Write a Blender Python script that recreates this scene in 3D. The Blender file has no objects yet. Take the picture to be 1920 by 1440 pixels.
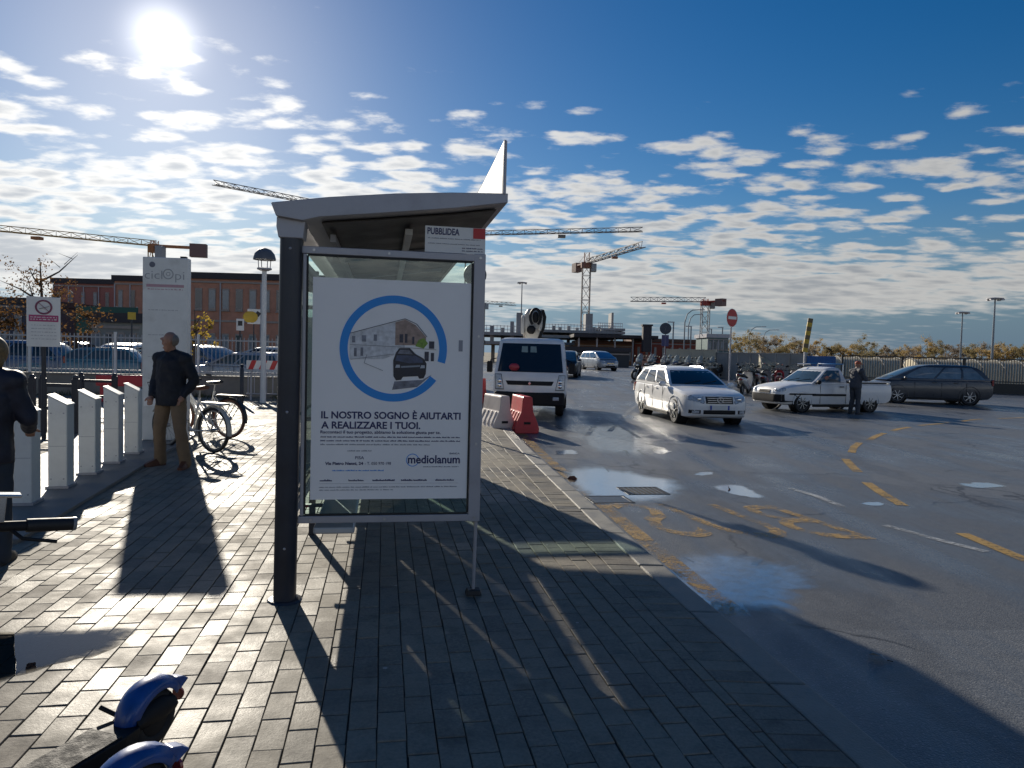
import bpy, bmesh, math, random
from mathutils import Vector, Matrix, noise as mnoise
random.seed(7)
R = math.radians
SC = bpy.context.scene
COL = SC.collection

# ------------------------------------------------------------------ camera
FPX, CAMH = 1350.0, 1.6
PITCH, ROLL = math.atan(58.5 / 1350), R(1.5)
cam = bpy.data.cameras.new('camera')
cam.lens = FPX / 1920 * 36.0
cam.sensor_width = 36.0
cam.clip_start, cam.clip_end = 0.05, 6000
camo = bpy.data.objects.new('camera', cam)
COL.objects.link(camo)
camo.matrix_world = (Matrix.Translation((0, 0, CAMH)) @ Matrix.Rotation(R(90) - PITCH, 4, 'X') @ Matrix.Rotation(ROLL, 4, 'Z'))
SC.camera = camo

def ray(px, py):
    u, v = px - 960, 720 - py
    c, s = math.cos(ROLL), math.sin(ROLL)
    x, y = u * c - v * s, u * s + v * c
    return Vector((x, FPX * math.cos(PITCH) + y * math.sin(PITCH), -FPX * math.sin(PITCH) + y * math.cos(PITCH)))
def gp(px, py, z=0.0):
    d = ray(px, py); t = (z - CAMH) / d.z
    return Vector((d.x * t, d.y * t, z))
def at(px, py, Y):
    d = ray(px, py); t = Y / d.y
    return Vector((d.x * t, Y, CAMH + d.z * t))

# ------------------------------------------------------------------ sun, sky, exposure
SUN_AZ, SUN_EL = R(-26.0), R(20.5)          # azimuth from +Y, positive towards +X
SUND = Vector((math.sin(SUN_AZ) * math.cos(SUN_EL), math.cos(SUN_AZ) * math.cos(SUN_EL), math.sin(SUN_EL)))
sl = bpy.data.lights.new('sun', 'SUN')
sl.energy, sl.angle, sl.color = 5.0, R(0.55), (1.0, 0.91, 0.77)
so = bpy.data.objects.new('sun', sl); COL.objects.link(so)
so.rotation_euler = SUND.to_track_quat('Z', 'Y').to_euler()
so.location = (-20, 40, 30)

SC.view_settings.view_transform = 'Standard'
SC.view_settings.look = 'None'
SC.view_settings.exposure = 0.28
SC.view_settings.gamma = 1.0
SC.view_settings.use_curve_mapping = False
SC.cycles.max_bounces = 8
SC.cycles.transparent_max_bounces = 16
SC.cycles.caustics_reflective = False
SC.cycles.caustics_refractive = False
SC.cycles.sample_clamp_indirect = 6.0

class NT:
    def __init__(s, nt):
        s.nt = nt; s.n = nt.nodes; s.l = nt.links
    def add(s, typ, **kw):
        nd = s.n.new(typ)
        for k, v in kw.items():
            if k.startswith('i_'):
                key = k[2:]
                nd.inputs[int(key) if key.isdigit() else key.replace('_', ' ')].default_value = v
            else:
                setattr(nd, k, v)
        return nd
    def link(s, a, b): s.l.new(a, b)
    def math(s, op, a, b=None, c=None, clamp=False):
        nd = s.add('ShaderNodeMath', operation=op); nd.use_clamp = clamp
        for i, x in enumerate((a, b, c)):
            if x is None: continue
            if isinstance(x, (int, float)): nd.inputs[i].default_value = x
            else: s.link(x, nd.inputs[i])
        return nd.outputs[0]
    def vmath(s, op, a, b=None):
        nd = s.add('ShaderNodeVectorMath', operation=op)
        for i, x in enumerate((a, b)):
            if x is None: continue
            if isinstance(x, (tuple, Vector)): nd.inputs[i].default_value = x
            else: s.link(x, nd.inputs[i])
        return nd
    def ramp(s, fac, stops, interp='LINEAR'):
        nd = s.add('ShaderNodeValToRGB'); cr = nd.color_ramp; cr.interpolation = interp
        while len(cr.elements) < len(stops): cr.elements.new(0.5)
        for e, (p, c) in zip(cr.elements, stops):
            e.position = p
            e.color = c if len(c) == 4 else (*c, 1)
        s.link(fac, nd.inputs[0]); return nd.outputs[0]
    def maprange(s, v, a, b, c, d, smooth=True):
        nd = s.add('ShaderNodeMapRange', interpolation_type='SMOOTHSTEP' if smooth else 'LINEAR')
        s.link(v, nd.inputs[0])
        for i, x in enumerate((a, b, c, d)): nd.inputs[i + 1].default_value = x
        return nd.outputs[0]
    def mix(s, f, a, b, blend='MIX'):
        nd = s.add('ShaderNodeMix', data_type='RGBA', blend_type=blend)
        for i, x in ((0, f), (6, a), (7, b)):
            if isinstance(x, (int, float)): nd.inputs[i].default_value = x
            elif isinstance(x, tuple): nd.inputs[i].default_value = x if len(x) == 4 else (*x, 1)
            else: s.link(x, nd.inputs[i])
        return nd.outputs[2]
    def noise(s, vec, scale, detail=4, rough=0.55, dist=0.0):
        nd = s.add('ShaderNodeTexNoise', i_Scale=scale, i_Detail=detail, i_Roughness=rough, i_Distortion=dist)
        if vec is not None: s.link(vec, nd.inputs['Vector'])
        return nd.outputs['Fac']

W = bpy.data.worlds.new('World'); SC.world = W; W.use_nodes = True
w = NT(W.node_tree); w.n.clear()
wout = w.add('ShaderNodeOutputWorld')
bg = w.add('ShaderNodeBackground', i_Strength=0.1)
w.link(bg.outputs[0], wout.inputs[0])
sky = w.add('ShaderNodeTexSky', sky_type='NISHITA', sun_disc=False)
sky.sun_elevation, sky.sun_rotation = SUN_EL, SUN_AZ
sky.air_density, sky.dust_density, sky.ozone_density, sky.altitude = 1.0, 0.25, 3.0, 50
tc = w.add('ShaderNodeTexCoord')
D = w.vmath('NORMALIZE', tc.outputs['Generated']).outputs[0]
sep = w.add('ShaderNodeSeparateXYZ'); w.link(D, sep.inputs[0])
zc = w.math('MAXIMUM', sep.outputs[2], 0.0)
cosS = w.vmath('DOT_PRODUCT', D, tuple(SUND)).outputs['Value']
# deeper, more saturated blue of a cold clear autumn day
hs = w.add('ShaderNodeHueSaturation', i_Hue=0.506, i_Saturation=1.41, i_Value=0.57)
w.link(sky.outputs[0], hs.inputs['Color'])
skyc = hs.outputs[0]
# cloud sheet: the direction projected on a plane of constant height
den = w.math('ADD', zc, 0.12)
ux = w.math('DIVIDE', sep.outputs[0], den)
uy = w.math('DIVIDE', sep.outputs[1], den)
cv = w.add('ShaderNodeCombineXYZ'); w.link(ux, cv.inputs[0]); w.link(uy, cv.inputs[1])
mp = w.add('ShaderNodeMapping'); mp.inputs['Rotation'].default_value = (0, 0, R(14)); mp.inputs['Location'].default_value = (21.0, 3.1, 0)
mp.inputs['Scale'].default_value = (0.9, 1.25, 1)
w.link(cv.outputs[0], mp.inputs[0])
CV = mp.outputs[0]
nf = w.noise(CV, 5.3, 7, 0.56, 0.15)           # the fleecy puffs
wv = w.add('ShaderNodeTexNoise', i_Scale=5.0, i_Detail=3.0); w.link(CV, wv.inputs['Vector'])
wob = w.vmath('SCALE', w.vmath('SUBTRACT', wv.outputs['Color'], (0.5, 0.5, 0.5)).outputs[0]); wob.inputs['Scale'].default_value = 0.18
vo = w.add('ShaderNodeTexVoronoi', feature='SMOOTH_F1', i_Scale=6.4); vo.inputs['Smoothness'].default_value = 0.35
w.link(w.vmath('ADD', CV, wob.outputs[0]).outputs[0], vo.inputs['Vector'])
puff = w.math('SUBTRACT', 0.92, vo.outputs['Distance'])
n1 = w.math('ADD', w.math('MULTIPLY', nf, 0.62), w.math('MULTIPLY', puff, 0.38))
n2 = w.noise(CV, 0.55, 3, 0.5)                 # patches of cover
n3 = w.noise(CV, 15.0, 5, 0.65)                # ragged edge
az = w.math('ARCTAN2', sep.outputs[0], sep.outputs[1])
# cover thins towards the zenith and from left to right
cover = w.maprange(zc, 0.19, 0.40, 0.01, -0.20)
gap = w.maprange(w.math('ABSOLUTE', w.math('SUBTRACT', az, 0.55)), 0.15, 0.95, 0.02, 0.10)   # the cloud field opens towards the right
cover = w.math('ADD', cover, gap)
cover = w.math('ADD', cover, w.math('MULTIPLY', w.math('SUBTRACT', n2, 0.5), 0.55))
cover = w.math('ADD', cover, w.math('MULTIPLY', w.maprange(zc, 0.045, 0.085, 0.0, 1.0), w.maprange(zc, 0.095, 0.145, 0.15, 0.0)))
n1 = w.math('ADD', 0.5, w.math('MULTIPLY', w.math('SUBTRACT', n1, 0.5), w.maprange(zc, 0.05, 0.17, 0.40, 1.0)))
dens = w.math('ADD', n1, cover)
dens = w.math('ADD', dens, w.math('MULTIPLY', w.math('SUBTRACT', n3, 0.5), w.maprange(zc, 0.05, 0.25, 0.05, 0.16)))
cm = w.maprange(dens, 0.485, 0.655, 0.0, 1.0)
thick = w.maprange(dens, 0.58, 0.84, 0.0, 1.0)
sunp = w.math('POWER', w.math('MAXIMUM', cosS, 0.0), 7.0)
bright = w.math('ADD', 4.6, w.math('MULTIPLY', sunp, 5.0))
bright = w.math('ADD', bright, w.math('MULTIPLY', w.math('MAXIMUM', w.math('MULTIPLY', cosS, -1.0), 0.0), 7.0))   # front-lit clouds opposite the sun
ccol = w.mix(thick, (1.0, 0.985, 0.95), (0.56, 0.59, 0.63))
cc = w.add('ShaderNodeVectorMath', operation='SCALE'); w.link(ccol, cc.inputs[0]); w.link(bright, cc.inputs['Scale'])
# blue-grey bank of air along the horizon
hz = w.maprange(zc, 0.0, 0.22, 0.95, 0.0)
hb = w.math('ADD', 1.75, w.math('MULTIPLY', sunp, 3.0))
hcol = w.add('ShaderNodeVectorMath', operation='SCALE'); hcol.inputs[0].default_value = (0.50, 0.83, 1.22); w.link(hb, hcol.inputs['Scale'])
skyh = w.mix(hz, skyc, hcol.outputs[0])
cm2 = w.math('MULTIPLY', cm, w.maprange(zc, 0.0, 0.075, 0.05, 0.94))
mixs = w.mix(cm2, skyh, cc.outputs[0])
# solar aureole and the sun itself
g1 = w.math('MULTIPLY', w.math('POWER', w.math('MAXIMUM', cosS, 0.0), 70.0), 0.8)
g2 = w.math('MULTIPLY', w.math('POWER', w.math('MAXIMUM', cosS, 0.0), 2200.0), 9.0)
g3 = w.math('MULTIPLY', w.maprange(cosS, math.cos(R(1.35)), math.cos(R(0.6)), 0.0, 1.0), 40.0)
gs = w.math('ADD', w.math('ADD', g1, g2), g3)
gv = w.add('ShaderNodeVectorMath', operation='SCALE'); gv.inputs[0].default_value = (1.0, 0.95, 0.86); w.link(gs, gv.inputs['Scale'])
fin = w.vmath('ADD', mixs, gv.outputs[0]).outputs[0]
w.link(fin, bg.inputs['Color'])
try:
    W.cycles.sampling_method = 'MANUAL'; W.cycles.sample_map_resolution = 1024
except Exception: pass

# ------------------------------------------------------------------ materials
MATS = {}
def mat(name, col=(0.5, 0.5, 0.5), rough=0.5, metal=0.0, var=0.12, vscale=6.0, bump=0.0, bscale=60.0, coat=0.0, spec=0.5, dirt=None, alpha=None):
    if name in MATS: return MATS[name]
    m = bpy.data.materials.new(name); m.use_nodes = True
    t = NT(m.node_tree); b = t.n['Principled BSDF']
    tc = t.add('ShaderNodeTexCoord')
    nz = t.noise(tc.outputs['Object'], vscale, 6, 0.6)
    lo = tuple(max(0, c * (1 - var)) for c in col); hi = tuple(min(1, c * (1 + var)) for c in col)
    c = t.ramp(nz, [(0.3, lo), (0.7, hi)])
    if dirt:
        nd = t.noise(tc.outputs['Object'], vscale * 0.6, 8, 0.7)
        c = t.mix(t.maprange(nd, 0.5, 0.75, 0, dirt[1]), c, dirt[0])
    t.link(c, b.inputs['Base Color'])
    r = t.maprange(nz, 0.3, 0.7, max(0.02, rough * 0.85), min(1, rough * 1.15))
    t.link(r, b.inputs['Roughness'])
    b.inputs['Metallic'].default_value = metal
    b.inputs['Coat Weight'].default_value = coat
    b.inputs['Coat Roughness'].default_value = 0.05
    b.inputs['Specular IOR Level'].default_value = spec
    if bump:
        bp = t.add('ShaderNodeBump', i_Strength=bump, i_Distance=0.01)
        t.link(t.noise(tc.outputs['Object'], bscale, 4, 0.6), bp.inputs['Height'])
        t.link(bp.outputs[0], b.inputs['Normal'])
    MATS[name] = m
    return m

def glass_mat(name, tint, refl=1.0, opac=0.0, rough=0.01):
    """thin sheet: lets light through tinted, mirrors by Fresnel"""
    if name in MATS: return MATS[name]
    m = bpy.data.materials.new(name); m.use_nodes = True
    t = NT(m.node_tree); t.n.clear()
    out = t.add('ShaderNodeOutputMaterial')
    tr = t.add('ShaderNodeBsdfTransparent', i_Color=(*tint, 1))
    gl = t.add('ShaderNodeBsdfGlossy', i_Roughness=rough); gl.inputs['Color'].default_value = (refl, refl, refl, 1)
    fr = t.add('ShaderNodeFresnel', i_IOR=1.5)
    tc = t.add('ShaderNodeTexCoord')
    dn = t.noise(tc.outputs['Object'], 3.0, 6, 0.7)
    mx = t.add('ShaderNodeMixShader')
    t.link(fr.outputs[0], mx.inputs[0]); t.link(tr.outputs[0], mx.inputs[1]); t.link(gl.outputs[0], mx.inputs[2])
    last = mx
    df = t.add('ShaderNodeBsdfDiffuse', i_Color=(0.35, 0.4, 0.4, 1))
    m2 = t.add('ShaderNodeMixShader')
    t.link(t.maprange(dn, 0.35, 0.8, opac, opac + 0.06), m2.inputs[0])
    t.link(mx.outputs[0], m2.inputs[1]); t.link(df.outputs[0], m2.inputs[2])
    t.link(m2.outputs[0], out.inputs[0])
    MATS[name] = m
    return m

# ------------------------------------------------------------------ mesh builder
class MB:
    def __init__(s): s.v = []; s.f = []
    def add(s, vs, fs):
        o = len(s.v); s.v += [tuple(p) for p in vs]; s.f += [tuple(i + o for i in f) for f in fs]; return s
    def box(s, c, d, rot=None, top=None):
        hx, hy, hz = d[0] / 2, d[1] / 2, d[2] / 2
        tx, ty = top if top else (1, 1)
        P = [(-hx, -hy, -hz), (hx, -hy, -hz), (hx, hy, -hz), (-hx, hy, -hz), (-hx * tx, -hy * ty, hz), (hx * tx, -hy * ty, hz), (hx * tx, hy * ty, hz), (-hx * tx, hy * ty, hz)]
        M = rot.to_matrix() if hasattr(rot, 'to_matrix') else rot
        P = [Vector(p) if M is None else M @ Vector(p) for p in P]
        return s.add([p + Vector(c) for p in P], [(3, 2, 1, 0), (4, 5, 6, 7), (0, 1, 5, 4), (1, 2, 6, 5), (2, 3, 7, 6), (3, 0, 4, 7)])
    def beam(s, a, b, wd, ht=None, up=(0, 0, 1)):
        a, b = Vector(a), Vector(b); d = b - a
        if d.length < 1e-6: return s
        ht = wd if ht is None else ht
        z = d.normalized(); u = Vector(up)
        if abs(z.dot(u)) > 0.99: u = Vector((1, 0, 0))
        x = z.cross(u).normalized(); y = x.cross(z)
        P = []
        for p in (a, b):
            for i, j in ((-1, -1), (1, -1), (1, 1), (-1, 1)): P.append(p + x * i * wd / 2 + y * j * ht / 2)
        return s.add(P, [(3, 2, 1, 0), (4, 5, 6, 7), (0, 1, 5, 4), (1, 2, 6, 5), (2, 3, 7, 6), (3, 0, 4, 7)])
    def tube(s, pts, r, n=8, cap=True):
        pts = [Vector(p) for p in pts]; k = len(pts)
        rs = r if isinstance(r, (list, tuple)) else [r] * k
        rings = []; px = None
        for i, p in enumerate(pts):
            d = (pts[min(i + 1, k - 1)] - pts[max(i - 1, 0)]).normalized()
            if px is None:
                u = Vector((0, 0, 1)) if abs(d.z) < 0.9 else Vector((1, 0, 0))
                px = d.cross(u).normalized()
            else:
                px = (px - d * px.dot(d)).normalized()
            py = d.cross(px)
            rings.append([p + (px * math.cos(2 * math.pi * j / n) + py * math.sin(2 * math.pi * j / n)) * rs[i] for j in range(n)])
        return s.loft(rings, cap)
    def loft(s, rings, cap=True, closed=True):
        n = len(rings[0]); V = [p for r_ in rings for p in r_]; Fs = []
        for i in range(len(rings) - 1):
            for j in range(n if closed else n - 1):
                a, b = i * n + j, i * n + (j + 1) % n
                Fs.append((a, b, b + n, a + n))
        if cap:
            Fs.append(tuple(reversed(range(n)))); Fs.append(tuple(range((len(rings) - 1) * n, len(rings) * n)))
        return s.add(V, Fs)
    def lathe(s, prof, n=16, c=(0, 0, 0), axis='z', cap=True):
        rings = []
        for r_, h in prof:
            ring = []
            for j in range(n):
                a = 2 * math.pi * j / n
                p = (r_ * math.cos(a), r_ * math.sin(a), h)
                if axis == 'x': p = (h, p[0], p[1])
                elif axis == 'y': p = (p[1], h, p[0])
                ring.append((p[0] + c[0], p[1] + c[1], p[2] + c[2]))
            rings.append(ring)
        return s.loft(rings, cap)
    def ball(s, c, r, n=12, m=8):
        rx, ry, rz = r if isinstance(r, (tuple, list)) else (r, r, r)
        rings = []
        for i in range(1, m):
            t = math.pi * i / m
            rings.append([(c[0] + rx * math.sin(t) * math.cos(2 * math.pi * j / n), c[1] + ry * math.sin(t) * math.sin(2 * math.pi * j / n), c[2] - rz * math.cos(t)) for j in range(n)])
        return s.loft(rings, True)
    def prism(s, pts, a, b):
        """pts in 2D -> function a(p2)->3D bottom, b(p2)->3D top"""
        n = len(pts); V = [a(p) for p in pts] + [b(p) for p in pts]
        Fs = [tuple(reversed(range(n))), tuple(range(n, 2 * n))] + [(i, (i + 1) % n, (i + 1) % n + n, i + n) for i in range(n)]
        return s.add(V, Fs)
    def xz(s, pts, y0, y1): return s.prism(pts, lambda p: (p[0], y0, p[1]), lambda p: (p[0], y1, p[1]))
    def yz(s, pts, x0, x1): return s.prism(pts, lambda p: (x0, p[0], p[1]), lambda p: (x1, p[0], p[1]))
    def xy(s, pts, z0, z1): return s.prism(pts, lambda p: (p[0], p[1], z0), lambda p: (p[0], p[1], z1))
    def torus(s, c, R_, r_, axis='x', n=28, m=8, a0=0, a1=2 * math.pi):
        full = abs(a1 - a0 - 2 * math.pi) < 1e-6
        k = n if full else n + 1
        rings = []
        for i in range(k):
            t = a0 + (a1 - a0) * i / n; ring = []
            for j in range(m):
                q = 2 * math.pi * j / m
                rr = R_ + r_ * math.cos(q); h = r_ * math.sin(q)
                p = (h, rr * math.cos(t), rr * math.sin(t)) if axis == 'x' else ((rr * math.cos(t), h, rr * math.sin(t)) if axis == 'y' else (rr * math.cos(t), rr * math.sin(t), h))
                ring.append((p[0] + c[0], p[1] + c[1], p[2] + c[2]))
            rings.append(ring)
        if full: rings.append(rings[0])
        return s.loft(rings, not full)
    def mesh(s, name, smooth=False):
        me = bpy.data.meshes.new(name); me.from_pydata([tuple(p) for p in s.v], [], s.f)
        bm = bmesh.new(); bm.from_mesh(me)
        bmesh.ops.recalc_face_normals(bm, faces=bm.faces); bm.to_mesh(me); bm.free()
        if smooth:
            me.polygons.foreach_set('use_smooth', [True] * len(me.polygons))
            try: me.set_sharp_from_angle(angle=R(38))
            except Exception: pass
        return me
    def build(s, name, m, parent=None, smooth=False, bevel=0.0, loc=None):
        me = s.mesh(name, smooth)
        if m: me.materials.append(m)
        o = bpy.data.objects.new(name, me); COL.objects.link(o)
        if parent: o.parent = parent
        if loc is not None: o.location = loc
        if bevel:
            bv = o.modifiers.new('bevel', 'BEVEL'); bv.width = bevel; bv.segments = 2; bv.limit_method = 'ANGLE'; bv.angle_limit = R(40)
        return o

def tag(o, label=None, cat=None, group=None, kind=None):
    if label: o['label'] = label
    if cat: o['category'] = cat
    if group: o['group'] = group
    if kind: o['kind'] = kind
    return o
def empty(name, loc=(0, 0, 0), rz=0.0, label=None, cat=None, group=None):
    o = bpy.data.objects.new(name, None); COL.objects.link(o)
    o.location = loc; o.rotation_euler = (0, 0, rz); o.empty_display_size = 0.2
    return tag(o, label, cat, group)
def copy_tree(o, parent=None, mats=None):
    c = o.copy(); COL.objects.link(c)
    if parent: c.parent = parent
    if mats and c.type == 'MESH' and c.data.materials and c.data.materials[0].name in mats:
        c.material_slots[0].link = 'OBJECT'; c.material_slots[0].material = mats[c.data.materials[0].name]
    for ch in o.children: copy_tree(ch, c, mats)
    return c
def text_mesh(body, size, extrude=0.0008, align='LEFT', bold=0.0, width=None, sx=1.0):
    cu = bpy.data.curves.new('lettering', 'FONT'); cu.body = body; cu.size = size; cu.extrude = extrude
    cu.align_x = align; cu.offset = bold; cu.resolution_u = 3
    o = bpy.data.objects.new('lettering_tmp', cu); COL.objects.link(o)
    me = bpy.data.meshes.new_from_object(o.evaluated_get(bpy.context.evaluated_depsgraph_get()))
    bpy.data.objects.remove(o)
    if width and me.vertices:
        xs = [v.co.x for v in me.vertices]; k = width / (max(xs) - min(xs)); x0 = min(xs) if align == 'LEFT' else 0
        for v in me.vertices: v.co.x = (v.co.x - x0) * k
    me.name = 'lettering'
    return me
def put_text(body, size, m, parent, loc, rot=(R(90), 0, 0), **kw):
    me = text_mesh(body, size, **kw); me.materials.append(m)
    o = bpy.data.objects.new('lettering', me); COL.objects.link(o); o.parent = parent
    o.location = loc; o.rotation_euler = rot
    return o

def smooth01(t): t = max(0, min(1, t)); return t * t * (3 - 2 * t)
def zr(y): return -0.10 + 0.42 * smooth01((y - 24) / 34)
# ------------------------------------------------------------------ ground, road, pavement
TH = R(10.14)                                   # the shelter and the paving run along this axis
RX = Vector((math.cos(TH), math.sin(TH), 0)); AX = Vector((-math.sin(TH), math.cos(TH), 0))
KERB = [(2.05, -1.5), (1.75, 0.6), (1.41, 2.79), (1.08, 4.95), (0.86, 6.49), (0.18, 11.63), (-0.20, 15.17), (-0.64, 19.66), (-1.2, 26.0), (-2.0, 36.0), (-2.4, 44.0)]
def kx(y, off=0.0):
    for (x0, y0), (x1, y1) in zip(KERB, KERB[1:]):
        if y <= y1 or (x1, y1) == KERB[-1]:
            return x0 + (x1 - x0) * (y - y0) / (y1 - y0) + off
ys_k = [-1.5 + 0.5 * i for i in range(92)]

def asphalt():
    m = bpy.data.materials.new('wet_asphalt'); m.use_nodes = True
    t = NT(m.node_tree); b = t.n['Principled BSDF']
    tc = t.add('ShaderNodeTexCoord'); V = tc.outputs['Object']
    agg = t.add('ShaderNodeTexVoronoi', i_Scale=95.0); t.link(V, agg.inputs['Vector'])
    fine = t.noise(V, 60, 5, 0.65)
    big = t.noise(V, 0.35, 6, 0.6, 0.4)
    mp = t.add('ShaderNodeMapping'); mp.inputs['Rotation'].default_value = (0, 0, R(22)); mp.inputs['Scale'].default_value = (1.6, 0.16, 1); t.link(V, mp.inputs[0])
    streak = t.noise(mp.outputs[0], 0.9, 7, 0.62, 0.8)
    wet = t.math('ADD', t.math('MULTIPLY', big, 0.55), t.math('MULTIPLY', streak, 0.45))
    wetm = t.maprange(wet, 0.42, 0.62, 0.0, 1.0)
    c = t.ramp(fine, [(0.25, (0.084, 0.090, 0.098)), (0.55, (0.150, 0.157, 0.165)), (0.8, (0.25, 0.255, 0.258))])
    stone = t.ramp(agg.outputs['Distance'], [(0.0, (1.35, 1.33, 1.28)), (0.45, (0.85, 0.85, 0.85))])
    c = t.mix(1.0, c, stone, 'MULTIPLY')
    pat = t.noise(V, 1.1, 8, 0.7)
    c = t.mix(t.maprange(pat, 0.35, 0.7, 0.0, 0.5), c, (0.115, 0.120, 0.126))
    c = t.mix(t.math('MULTIPLY', wetm, 0.4), c, (0.055, 0.058, 0.062))
    mott = t.noise(V, 16, 6, 0.75)
    c = t.mix(t.maprange(mott, 0.42, 0.70, 0.0, 0.6), c, (0.072, 0.076, 0.082))
    spk = t.add('ShaderNodeTexVoronoi', i_Scale=42.0); t.link(V, spk.inputs['Vector'])
    c = t.mix(t.maprange(spk.outputs['Distance'], 0.05, 0.30, 0.75, 0.0), c, (0.27, 0.27, 0.265))
    ck = t.add('ShaderNodeTexVoronoi', feature='DISTANCE_TO_EDGE', i_Scale=0.33)
    wv = t.add('ShaderNodeTexNoise', i_Scale=1.3, i_Detail=5.0); t.link(V, wv.inputs['Vector'])
    cv_ = t.vmath('ADD', V, wv.outputs['Color']).outputs[0]; t.link(cv_, ck.inputs['Vector'])
    ckm = t.math('MULTIPLY', t.maprange(ck.outputs['Distance'], 0.0, 0.012, 1.0, 0.0), t.maprange(t.noise(V, 0.5, 2), 0.46, 0.56, 0.0, 0.9))
    c = t.mix(ckm, c, (0.02, 0.02, 0.021))
    oil = t.add('ShaderNodeTexVoronoi', i_Scale=0.55); t.link(cv_, oil.inputs['Vector'])
    c = t.mix(t.maprange(oil.outputs['Distance'], 0.05, 0.20, 0.6, 0.0), c, (0.03, 0.03, 0.031))
    tm = t.add('ShaderNodeMapping'); tm.inputs['Rotation'].default_value = (0, 0, R(-12)); tm.inputs['Scale'].default_value = (1.0, 0.02, 1); t.link(cv_, tm.inputs[0])
    c = t.mix(t.maprange(t.noise(tm.outputs[0], 1.1, 4, 0.6), 0.54, 0.66, 0.0, 0.45), c, (0.05, 0.051, 0.053))
    pt = t.add('ShaderNodeTexVoronoi', i_Scale=0.16); t.link(V, pt.inputs['Vector'])
    c = t.mix(t.maprange(t.math('FRACT', t.math('MULTIPLY', pt.outputs['Color'], 7.0)), 0.72, 0.74, 0.0, 0.28), c, (0.045, 0.045, 0.047))
    t.link(c, b.inputs['Base Color'])
    t.link(t.math('ADD', t.maprange(wetm, 0, 1, 0.50, 0.22, False), t.math('MULTIPLY', t.math('SUBTRACT', fine, 0.5), 0.25)), b.inputs['Roughness'])
    bp = t.add('ShaderNodeBump', i_Distance=0.006)
    t.link(t.maprange(wetm, 0, 1, 0.45, 0.22, False), bp.inputs['Strength'])
    t.link(t.math('ADD', t.math('MULTIPLY', agg.outputs['Distance'], -0.7), fine), bp.inputs['Height'])
    t.link(bp.outputs[0], b.inputs['Normal'])
    return m
M_ASPH = asphalt()

def terrain_mat():
    m = bpy.data.materials.new('rough_ground'); m.use_nodes = True
    t = NT(m.node_tree); b = t.n['Principled BSDF']; tc = t.add('ShaderNodeTexCoord'); V = tc.outputs['Object']
    n = t.noise(V, 0.25, 8, 0.65); n2 = t.noise(V, 9, 5, 0.7)
    c = t.ramp(n, [(0.3, (0.075, 0.085, 0.035)), (0.5, (0.16, 0.13, 0.085)), (0.7, (0.20, 0.18, 0.14))])
    t.link(t.mix(0.4, c, t.ramp(n2, [(0.3, (0.05, 0.05, 0.03)), (0.7, (0.24, 0.21, 0.16))])), b.inputs['Base Color'])
    b.inputs['Roughness'].default_value = 0.9
    return m

mb = MB()
gx = [-3000, -600, -200, -90, -60, -40, -25, -12, 0, 12, 25, 40, 60, 90, 200, 600, 3000]
gy = [-300, -40, -8, 8, 20, 24, 28, 32, 36, 40, 44, 48, 52, 56, 60, 80, 120, 250, 600, 1500, 3500]
P = [(x, y, zr(y) - 0.09) for y in gy for x in gx]; n = len(gx)
mb.add(P, [(j * n + i, j * n + i + 1, (j + 1) * n + i + 1, (j + 1) * n + i) for j in range(len(gy) - 1) for i in range(n - 1)])
tag(mb.build('ground', terrain_mat()), kind='structure')

mb = MB()
ry = [-12, -4] + ys_k[4:] + [46 + 2 * i for i in range(24)]
rx = [0.0, 0.03, 0.08, 0.16, 0.28, 0.45, 0.7, 1.0]
P = []
for y in ry:
    x0 = kx(min(max(y, -1.5), 44)) + 0.02
    if y > 44: x0 = -2.4 - (y - 44) * 0.9
    for u in rx: P.append((x0 + (62 - x0) * u, y, zr(y)))
n = len(rx)
mb.add(P, [(j * n + i, j * n + i + 1, (j + 1) * n + i + 1, (j + 1) * n + i) for j in range(len(ry) - 1) for i in range(n - 1)])
tag(mb.build('road', M_ASPH), kind='structure')

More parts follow.
